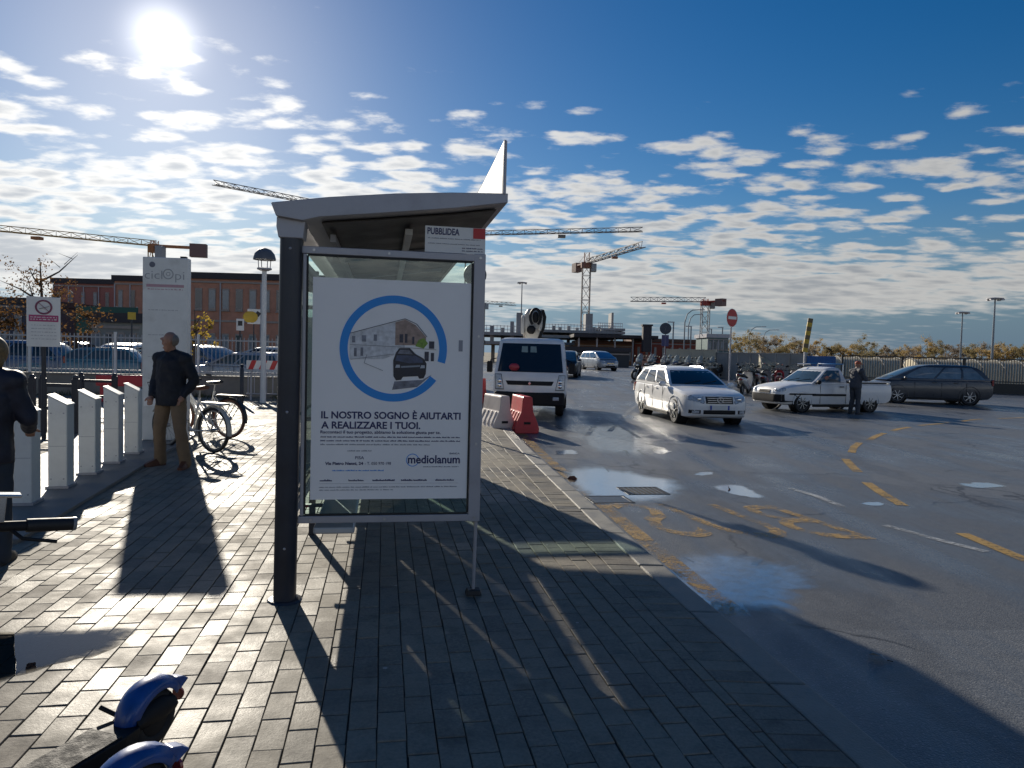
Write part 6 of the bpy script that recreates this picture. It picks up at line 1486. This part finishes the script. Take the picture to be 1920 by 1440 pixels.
for px, pt, Y, lb in ((1263, 604, 90, 'square topped lamp pole right of the round arrow sign'), (1296, 612, 100, 'short lamp pole beside the curved lamps'), (1334, 617, 110, 'lamp pole just right of the red topped crane'), (1355, 614, 110, 'lamp pole left of the no entry sign')):
    t_ = at(px, pt, Y); z0 = zr(Y); hh = t_.z - z0; o = empty('lamp_pole', (t_.x, Y, z0), 0, lb, 'lamp post', 'square topped lamp poles')
    MB().tube([(0, 0, 0), (0, 0, hh)], .09, 8).build('pole', mat('galvanised_steel', (.22, .25, .28), .5), o); MB().box((-.35, 0, hh), (.9, .2, .12)).build('lantern', M_GREY, o)

# ------------------------------------------------------------------ tower cranes
def lattice(m_, a, b, w_, bay, th, tri=False):
    a, b = Vector(a), Vector(b); d = b - a; L = d.length; z = d.normalized(); u = Vector((0, 0, 1)) if abs(z.z) < .9 else Vector((0, 1, 0)); x = z.cross(u).normalized(); y = x.cross(z)
    cs = [(-1, 0), (1, 0), (0, 1.5)] if tri else [(-1, -1), (1, -1), (1, 1), (-1, 1)]
    off = [x * (i * w_ / 2) + y * (j * w_ / 2) for i, j in cs]
    for o_ in off: m_.beam(a + o_, b + o_, th)
    n_ = max(1, int(L / bay)); k = len(off)
    for i in range(n_):
        p, q = a + d * (i / n_), a + d * ((i + 1) / n_)
        for j in range(k):
            o0, o1 = off[j], off[(j + 1) % k]
            m_.beam(p + (o0 if i % 2 else o1), q + (o1 if i % 2 else o0), th * .6)
            m_.beam(p + o0, p + o1, th * .5)
def crane(px, py, Y, tip, tail, label, col, th=.14, w_=1.4, apex=0, cab=True, tcol=None):
    top = at(px, py, Y); z0 = zr(Y); o = empty('tower_crane', (top.x, Y, z0), 0, label, 'crane', 'tower cranes on the building sites'); B0 = Vector((top.x, Y, z0)); hh = top.z - z0
    cm_ = mat('crane_' + col[0], col[1], .55, var=.15, vscale=.5); c2 = mat('crane_' + tcol[0], tcol[1], .55, var=.15, vscale=.5) if tcol else cm_
    m_ = MB(); lattice(m_, (0, 0, 0), (0, 0, hh), w_, 2.4, th); m_.build('mast', cm_, o)
    T = gp(tip[0], tip[1], top.z); T = Vector((T.x, T.y, hh + z0)) - B0; T.z = hh
    C_ = gp(tail[0], tail[1], top.z); C_ = Vector((C_.x, C_.y, 0)) - Vector((B0.x, B0.y, 0)); C_.z = hh
    m_ = MB(); lattice(m_, (0, 0, hh), T, w_ * .8, 1.8, th * .8, True); m_.build('jib', cm_, o)
    m_ = MB(); m_.beam((0, 0, hh), C_, w_ * .8, .35); m_.build('counter_jib', c2, o)
    d = C_.copy(); d.z = 0; d = d.normalized() if d.length > .1 else Vector((1, 0, 0)); m_ = MB(); m_.beam(C_ - d * 2.4 + Vector((0, 0, -.4)), C_ + Vector((0, 0, -.4)), w_ * .9, 2.0); m_.build('counterweight', mat('crane_weight', (.20, .13, .12), .7), o)
    MB().lathe([(w_ * .75, hh - 1.0), (w_ * .75, hh + .2)], 14).build('slewing_ring', c2, o)
    m_ = MB(); ah = max(apex, .8); lattice(m_, (0, 0, hh), (0, 0, hh + ah), w_ * .6, 1.2, th * .7); m_.build('apex', c2, o)
    if apex:
        m_ = MB(); m_.beam((0, 0, hh + ah), T * .65 + Vector((0, 0, hh * .35 + w_ * .6)), .06); m_.beam((0, 0, hh + ah), C_ * .9 + Vector((0, 0, hh * .1)), .06); m_.build('tie_bars', cm_, o)
    if cab: MB().box((w_ * .9, -.6, hh - 1.0), (1.1, 1.4, 1.8)).build('cab', mat('crane_cab', (.30, .33, .36), .4), o, bevel=.1)
    m_ = MB(); q = T * .55; m_.box((q.x, q.y, hh - .5), (1.2, 1.0, .4)); m_.build('trolley', c2, o)
YEL, STE, RDD = ('ochre', (.36, .25, .08)), ('steel', (.22, .20, .18)), ('red', (.38, .05, .04))
crane(290, 461, 110, (-140, 420), (388, 466), 'yellow tower crane behind the totem with its jib crossing the left sky', YEL, .13, 1.3, tcol=('ochre_red', (.40, .16, .06)))
crane(700, 404, 150, (400, 346), (770, 417), 'tower crane whose long jib rises left above the shelter roof', STE, .15, 1.3)
crane(880, 441, 120, (1205, 434), (850, 441), 'tower crane hidden by the shelter, jib pointing right', STE, .12, 1.1)
crane(1100, 494, 160, (1204, 463), (1078, 500), 'grey tower crane with slender mast right of the truck', ('grey', (.27, .24, .23)), .17, 1.7, apex=2.4, tcol=('rust', (.28, .12, .08)))
crane(1323, 566, 200, (1182, 565), (1358, 564), 'distant tower crane with a red top above the red building', ('slate', (.17, .19, .22)), .18, 2.0, tcol=RDD)
crane(905, 569, 240, (966, 573), (880, 568), 'faint distant crane jib right of the shelter frame', STE, .15, 1.6)

# ------------------------------------------------------------------ buildings
M_BRICK = mat('red_brick_facade', (.52, .25, .17), .85, var=.15, vscale=2, dirt=((.15, .06, .04), .4)); M_ROOFD = mat('dark_roof_edge', (.05, .045, .05), .8); M_WIN = mat('window_glass_grey', (.20, .23, .26), .12, var=.2, vscale=3, spec=.6); M_TRIM = mat('pale_trim', (.36, .30, .26), .7)
WINS = [M_WIN, mat('window_pale_blind', (.42, .42, .40), .5), mat('window_dark', (.05, .06, .08), .1, spec=.7)]
def block(name, px0, px1, Y, ptop, label, wall_m, rows, cols, roof=None, depth=10, group=None, wz=.5, overhang=.4, win=M_WIN, trimm=M_TRIM):
    a, b = at(px0, ptop, Y), at(px1, ptop, Y); z0 = -.2; h = (a.z + b.z) / 2 - z0; L = b.x - a.x; o = empty(name, ((a.x + b.x) / 2, Y, z0), 0, label, 'building', group)
    MB().box((0, depth / 2, h / 2), (L, depth, h)).build('wall', wall_m, o)
    MB().box((0, depth / 2, h + .15), (L + overhang, depth + overhang, .5)).build('roof', roof or M_ROOFD, o)
    MB().box((0, -.05, h - .35), (L, .12, .14)).build('cornice', trimm, o)
    if rows > 1:
        MB().box((0, -.04, h * .52), (L, .10, .16)).build('string_course', trimm, o)
        for k in range(4): MB().tube([(-L / 2 + L * (k + .04) / 4, -.09, 0), (-L / 2 + L * (k + .04) / 4, -.09, h - .4)], .06, 6).build('downpipe', M_GREY, o)
    for r_ in range(rows):
        zz = h * (r_ + .55) / rows - (.1 if rows > 1 else 0)
        for c in range(cols):
            x = -L / 2 + L * (c + .5) / cols; ww, wh = L / cols * wz, h / rows * .48
            w_ = MB().box((x, -.02, zz), (ww, .10, wh)).build('window', trimm, o)
            MB().box((x, -.060, zz), (ww * .80, .03, wh * .84)).build('pane', WINS[(c * 7 + r_ * 3 + c * c) % 3] if win is M_WIN else win, w_)
            MB().box((x, -.10, zz - wh * .53), (ww * 1.15, .16, .08)).build('sill', trimm, o)
    return o
block('brick_building', 335, 640, 58, 523, 'long red brick building with two rows of windows behind the lamp post', M_BRICK, 2, 12, wz=.52)
block('brick_building', 215, 330, 64, 526, 'red brick wing with dark roof left of the totem', M_BRICK, 2, 5, wz=.36)
block('brick_building', 100, 213, 72, 530, 'lower red building with a dark roof above the no-smoking sign', mat('dull_red_facade', (.38, .16, .13), .85, var=.15), 2, 5, wz=.3)
block('dark_shed', -60, 48, 60, 566, 'dark blue grey shed at the left edge behind the parked cars', mat('slate_cladding', (.05, .06, .09), .7), 1, 4)
a = at(200, 575, 46); o = empty('green_screen', (a.x, 46, 0), 0, 'dark green fabric screen on poles between sign and totem', 'screen')
MB().box((0, 0, 3.0), (4.0, .06, 1.7)).build('fabric', mat('green_fabric', (.03, .10, .085), .8, var=.2, vscale=1), o)
for sx in (-1.9, .6, 1.9): MB().tube([(sx, .06, 0), (sx, .06, 3.9)], .05, 8).build('pole', M_GREY, o)
block('pale_cabin', 172, 262, 38, 601, 'low pale cabin behind the parked cars left of the totem', mat('pale_cladding', (.26, .26, .24), .7, var=.1), 1, 4, depth=3)
# construction site: concrete frame
M_RAWC = mat('raw_concrete', (.30, .30, .30), .85, var=.2, vscale=.4)
def frame_building(px0, px1, Y, levels, coltop, label, ncol, seed):
    a, b = at(px0, levels[0], Y), at(px1, levels[0], Y); o = empty('concrete_frame', ((a.x + b.x) / 2, Y, -.1), 0, label, 'building', 'unfinished concrete buildings'); L = b.x - a.x; rnd = random.Random(seed); zs_ = []
    for py in levels:
        z = at((px0 + px1) / 2, py, Y).z + .1; zs_.append(z); MB().box((0, 7, z), (L + 1, 16, .4)).build('floor_slab', M_RAWC, o)
    zt = at((px0 + px1) / 2, coltop, Y).z + .1; prev = 0
    for li, z in enumerate(zs_[::-1] + [zt]):
        for k in range(ncol):
            x = -L / 2 + L * (k + .3) / ncol
            if li == len(zs_) and rnd.random() < .25: continue
            hh = (z - prev) * (1 if li < len(zs_) else rnd.uniform(.6, 1.0)); MB().box((x, rnd.choice((0, 6)), prev + hh / 2), (.5, .5, hh)).build('column', M_RAWC, o)
        prev = z
    m_ = MB()
    for zz in (.5, 1.0): m_.beam((-L / 2, -1, zs_[0] + zz), (L / 2, -1, zs_[0] + zz), .07)
    for k in range(ncol * 3): m_.beam((-L / 2 + L * k / (ncol * 3 - 1), -1, zs_[0]), (-L / 2 + L * k / (ncol * 3 - 1), -1, zs_[0] + 1.1), .06)
    m_.build('guard_rail', M_GREY, o); MB().box((L * .22, 5, zs_[0] + 1.5), (L * .09, 4, 3.0)).build('stair_core', M_RAWC, o)
    return o
frame_building(880, 1010, 95, (626, 643), 602, 'unfinished concrete frame with columns behind the aerial truck', 7, 1)
frame_building(1000, 1150, 110, (622, 632, 645), 608, 'unfinished concrete frame at the foot of the grey crane', 9, 2)
frame_building(1120, 1165, 120, (618, 624, 632), 613, 'low unfinished slabs right of the grey crane mast', 4, 3)
a, b = at(1075, 629, 100), at(1232, 632, 100); o = empty('flat_canopy', ((a.x + b.x) / 2, 100, 0), 0, 'long thin dark canopy roof over the red buildings', 'canopy')
MB().box((0, 3, a.z), (b.x - a.x, 8, .45)).build('roof', M_ROOFD, o, bevel=.05)
for k in range(5): MB().tube([(-5 + 2.5 * k, 0, 0), (-5 + 2.5 * k, 0, a.z - .2)], .12, 8).build('column', M_GREY, o)
a = at(1213, 612, 98); o = empty('dark_tank', (a.x, 98, 0), 0, 'small dark square tower standing above the canopy', 'tower'); MB().box((0, 0, a.z / 2 + 1.2), (1.15, 1.2, a.z - 2.0)).build('shaft', M_ROOFD, o, bevel=.05); MB().box((0, 0, .9), (1.6, 1.6, 1.8)).build('base', M_BRICK, o); MB().box((0, 0, a.z + .15), (1.4, 1.4, .2)).build('cap', M_ROOFD, o)
block('brick_building', 1190, 1330, 105, 641, 'long low red brick building behind the round arrow sign', mat('bright_brick', (.30, .07, .045), .85, var=.15, vscale=1), 1, 9, roof=mat('brown_tiles', (.14, .07, .05), .8), wz=.3)
block('ochre_building', 1085, 1188, 104, 644, 'low ochre and brick building under the canopy', mat('ochre_brick', (.26, .13, .07), .85, var=.2, vscale=1), 1, 7, roof=mat('brown_tiles', (.14, .07, .05), .8), wz=.4)
block('glass_building', 1327, 1366, 95, 632, 'small blue green glazed building left of the no entry sign', mat('teal_cladding', (.10, .17, .18), .5), 2, 5, roof=M_GREY, wz=.8, depth=6)
block('dark_hoarding', 1040, 1180, 80, 657, 'dark site hoarding behind the far parked cars', mat('dark_hoarding_board', (.05, .055, .06), .8, var=.2), 1, 1, roof=M_ROOFD, wz=.01, depth=.4)
a = at(912, 690, 30); o = empty('brown_hut', (a.x - 1.4, 31, 0), 0, 'dark brown hut behind the shelter stile beside the truck', 'hut'); MB().box((0, 0, 1.0), (2.2, 2, 2.0)).build('wall', mat('brown_board', (.06, .045, .035), .8), o); MB().box((0, 0, 2.05), (2.5, 2.4, .12)).build('roof', M_ROOFD, o)

# ------------------------------------------------------------------ trees
def leaf_mat(name, c0, c1):
    if name in MATS: return MATS[name]
    m = bpy.data.materials.new(name); m.use_nodes = True; t = NT(m.node_tree); b = t.n['Principled BSDF']; g = t.add('ShaderNodeNewGeometry')
    t.link(t.ramp(g.outputs['Random Per Island'], [(0, c0), (1, c1)]), b.inputs['Base Color']); b.inputs['Roughness'].default_value = .7
    b.inputs['Transmission Weight'].default_value = 0.0; b.inputs['Subsurface Weight'].default_value = 0.0
    tl = t.add('ShaderNodeBsdfTranslucent'); t.link(t.ramp(g.outputs['Random Per Island'], [(0, c0), (1, c1)]), tl.inputs[0]); mx = t.add('ShaderNodeMixShader', i_0=.5); out = t.n['Material Output']
    t.link(b.outputs[0], mx.inputs[1]); t.link(tl.outputs[0], mx.inputs[2]); t.link(mx.outputs[0], out.inputs[0]); MATS[name] = m; return m
M_BARK = mat('bark', (.07, .055, .045), .9, var=.3, vscale=6)
def tree(loc, h, cr, label, lm, nl, ls, seed, group=None, spread=1.0, name='autumn_tree', base=.3, cat='tree'):
    rnd = random.Random(seed); o = empty(name, loc, 0, label, cat, group); m_ = MB(); tips = []
    th0 = h * .022
    m_.tube([(0, 0, 0), (.02 * h * rnd.uniform(-1, 1), .02 * h, h * .35), (.03 * h * rnd.uniform(-1, 1), 0, h * .62), (0, 0, h * .92)], [th0, th0 * .8, th0 * .5, th0 * .12], 7)
    for k in range(9):
        a = k * 2.4 + rnd.random(); z0 = h * rnd.uniform(base, .75); L = cr * rnd.uniform(.55, 1.0) * spread; p0 = Vector((0, 0, z0)); p1 = p0 + Vector((math.cos(a) * L * .5, math.sin(a) * L * .5, L * .35)); p2 = p0 + Vector((math.cos(a) * L, math.sin(a) * L, L * rnd.uniform(.55, .95)))
        m_.tube([p0, p1, p2], [th0 * .45, th0 * .28, th0 * .06], 5); tips += [p1, p2, (p1 + p2) / 2]
        for q in range(3):
            b_ = rnd.uniform(0, 6.28); s0 = p0 + (p2 - p0) * rnd.uniform(.4, .9); s1 = s0 + Vector((math.cos(b_), math.sin(b_), rnd.uniform(.2, 1.1))) * L * .38; m_.tube([s0, s1], [th0 * .14, th0 * .03], 4); tips.append(s1)
    m_.build('trunk', M_BARK, o)
    m_ = MB(); cl = [(rnd.choice(tips) + Vector((rnd.gauss(0, .16), rnd.gauss(0, .16), rnd.gauss(0, .14))) * cr, rnd.uniform(.10, .26) * cr) for _ in range(36)]
    for k in range(nl):
        c, r_ = rnd.choice(cl); p = c + Vector((rnd.gauss(0, 1), rnd.gauss(0, 1), rnd.gauss(0, .8))) * r_ * .6
        u = Vector((rnd.gauss(0, 1), rnd.gauss(0, 1), rnd.gauss(0, 1))).normalized(); v = u.cross(Vector((rnd.gauss(0, 1), rnd.gauss(0, 1), rnd.gauss(0, 1)))).normalized(); s_ = ls * rnd.uniform(.6, 1.3)
        m_.add([p - u * s_, p + v * s_ * .55, p + u * s_, p - v * s_ * .55], [(0, 1, 2, 3)])
    m_.build('crown', lm, o)
    return o
LM_O = leaf_mat('orange_brown_leaves', (.10, .055, .025), (.20, .105, .035)); LM_Y = leaf_mat('yellow_leaves', (.32, .22, .03), (.42, .30, .05)); LM_G = leaf_mat('olive_autumn_leaves', (.20, .17, .08), (.34, .26, .12)); LM_OC = leaf_mat('ochre_autumn_leaves', (.34, .24, .09), (.46, .32, .12))
LM_D = leaf_mat('dull_brown_leaves', (.20, .16, .12), (.30, .24, .17))
a = at(75, 600, 38); tree((a.x, 38, 0), 6.4, 2.0, 'thin autumn tree with sparse reddish leaves above the no-smoking sign', LM_O, 800, .07, 5, base=.4)
a = at(10, 600, 34); tree((a.x - .5, 34, 0), 3.7, 1.6, 'low orange leaved tree at the left edge', LM_O, 1200, .09, 6, base=.35)
a = at(364, 610, 25); tree((a.x, 25, 0), 3.05, .7, 'small bright yellow leaved shrub just right of the totem', LM_Y, 420, .06, 8, name='yellow_shrub', base=.45, cat='shrub')
a = at(142, 605, 34); tree((a.x, 34, 0), 3.6, 1.3, 'reddish bush between the no-smoking sign and the green screen', LM_O, 700, .07, 9, name='bush', base=.25, cat='bush')
rnd = random.Random(3); px = 1372; k = 0
words_ = ['first', 'second', 'third', 'fourth', 'fifth', 'sixth', 'seventh', 'eighth', 'ninth', 'tenth', 'eleventh', 'twelfth', 'thirteenth', 'fourteenth', 'fifteenth', 'sixteenth', 'seventeenth', 'eighteenth', 'nineteenth', 'twentieth', 'twenty-first', 'twenty-second', 'twenty-third', 'twenty-fourth', 'twenty-fifth', 'twenty-sixth', 'twenty-seventh', 'twenty-eighth', 'twenty-ninth', 'thirtieth', 'thirty-first', 'thirty-second', 'thirty-third', 'thirty-fourth', 'thirty-fifth', 'thirty-sixth', 'thirty-seventh', 'thirty-eighth', 'thirty-ninth', 'fortieth']
while px < 1990 and k < 40:
    Y = rnd.uniform(120, 150); top = 640 + 8 * mnoise.noise(Vector((px * .013, 1, 0))) + rnd.uniform(-3, 5) + (px - 1372) * .020
    if 1372 < px < 1470: top = 634
    if 1640 < px < 1700: top += 6
    p = at(px, top, Y); lm, nm = ((LM_OC, 'ochre'), (LM_G, 'olive'), (LM_D, 'brown'), (LM_OC, 'ochre'), (LM_Y if False else LM_G, 'olive'))[int(rnd.random() * 5)]
    tree((p.x, Y, .2), p.z, p.z * .42, '%s autumn tree of the far right line, %s from the left' % (nm, words_[k]), lm, 2600, .10, 100 + k, 'far line of autumn trees', base=.18, name='far_tree')
    px += rnd.uniform(13, 20); k += 1
# grass tufts below the left wall: uncountable
m_ = MB(); rnd = random.Random(11)
for i in range(2600):
    u = rnd.random(); p = wa + wd * u; x, y = p.x + rnd.gauss(0, .12), p.y - .18 - abs(rnd.gauss(0, .35)); 
    if mnoise.noise(Vector((x * .8, y * .8, 0))) < -.05: continue
    a = rnd.uniform(0, 6.28); hh = rnd.uniform(.05, .22); dx, dy = math.cos(a) * .012, math.sin(a) * .012
    m_.add([(x - dx, y - dy, 0), (x + dx, y + dy, 0), (x + rnd.gauss(0, .05), y + rnd.gauss(0, .05), hh)], [(0, 1, 2)])
tag(m_.build('grass', leaf_mat('dry_grass', (.06, .08, .025), (.16, .14, .06))), 'short weeds and dry grass along the foot of the fence wall', 'grass', kind='stuff')
# fallen leaves on the road
for k, (px, py, lb) in enumerate(((1073, 899, 'brown fallen leaf standing in the puddle by the kerb'), (1366, 918, 'red brown fallen leaf at the edge of the small puddle'), (1645, 1236, 'flattened pale scrap of litter on the shaded road'))):
    p = gp(px, py, ZR); o = empty('fallen_leaf', (p.x, p.y, ZR + .006), k * 1.3, lb, 'leaf' if k < 2 else 'litter')
    m_ = MB(); s_ = .07 if k < 2 else .05; m_.add([(-s_, 0, 0), (-.4 * s_, -.5 * s_, .02), (.5 * s_, -.45 * s_, .025), (s_, 0, .01), (.4 * s_, .5 * s_, .03), (-.5 * s_, .45 * s_, .02)], [(0, 1, 2, 3, 4, 5)]); q = m_.build('blade', mat('leaf_rust', (.20, .065, .03), .6) if k < 2 else M_WALLP, o); q.rotation_euler = (R(50) if k < 2 else R(8), 0, 0)
    MB().tube([(-s_, 0, 0), (-s_ * 1.6, .01, .004)], .003, 5).build('stalk', M_BARK, o)
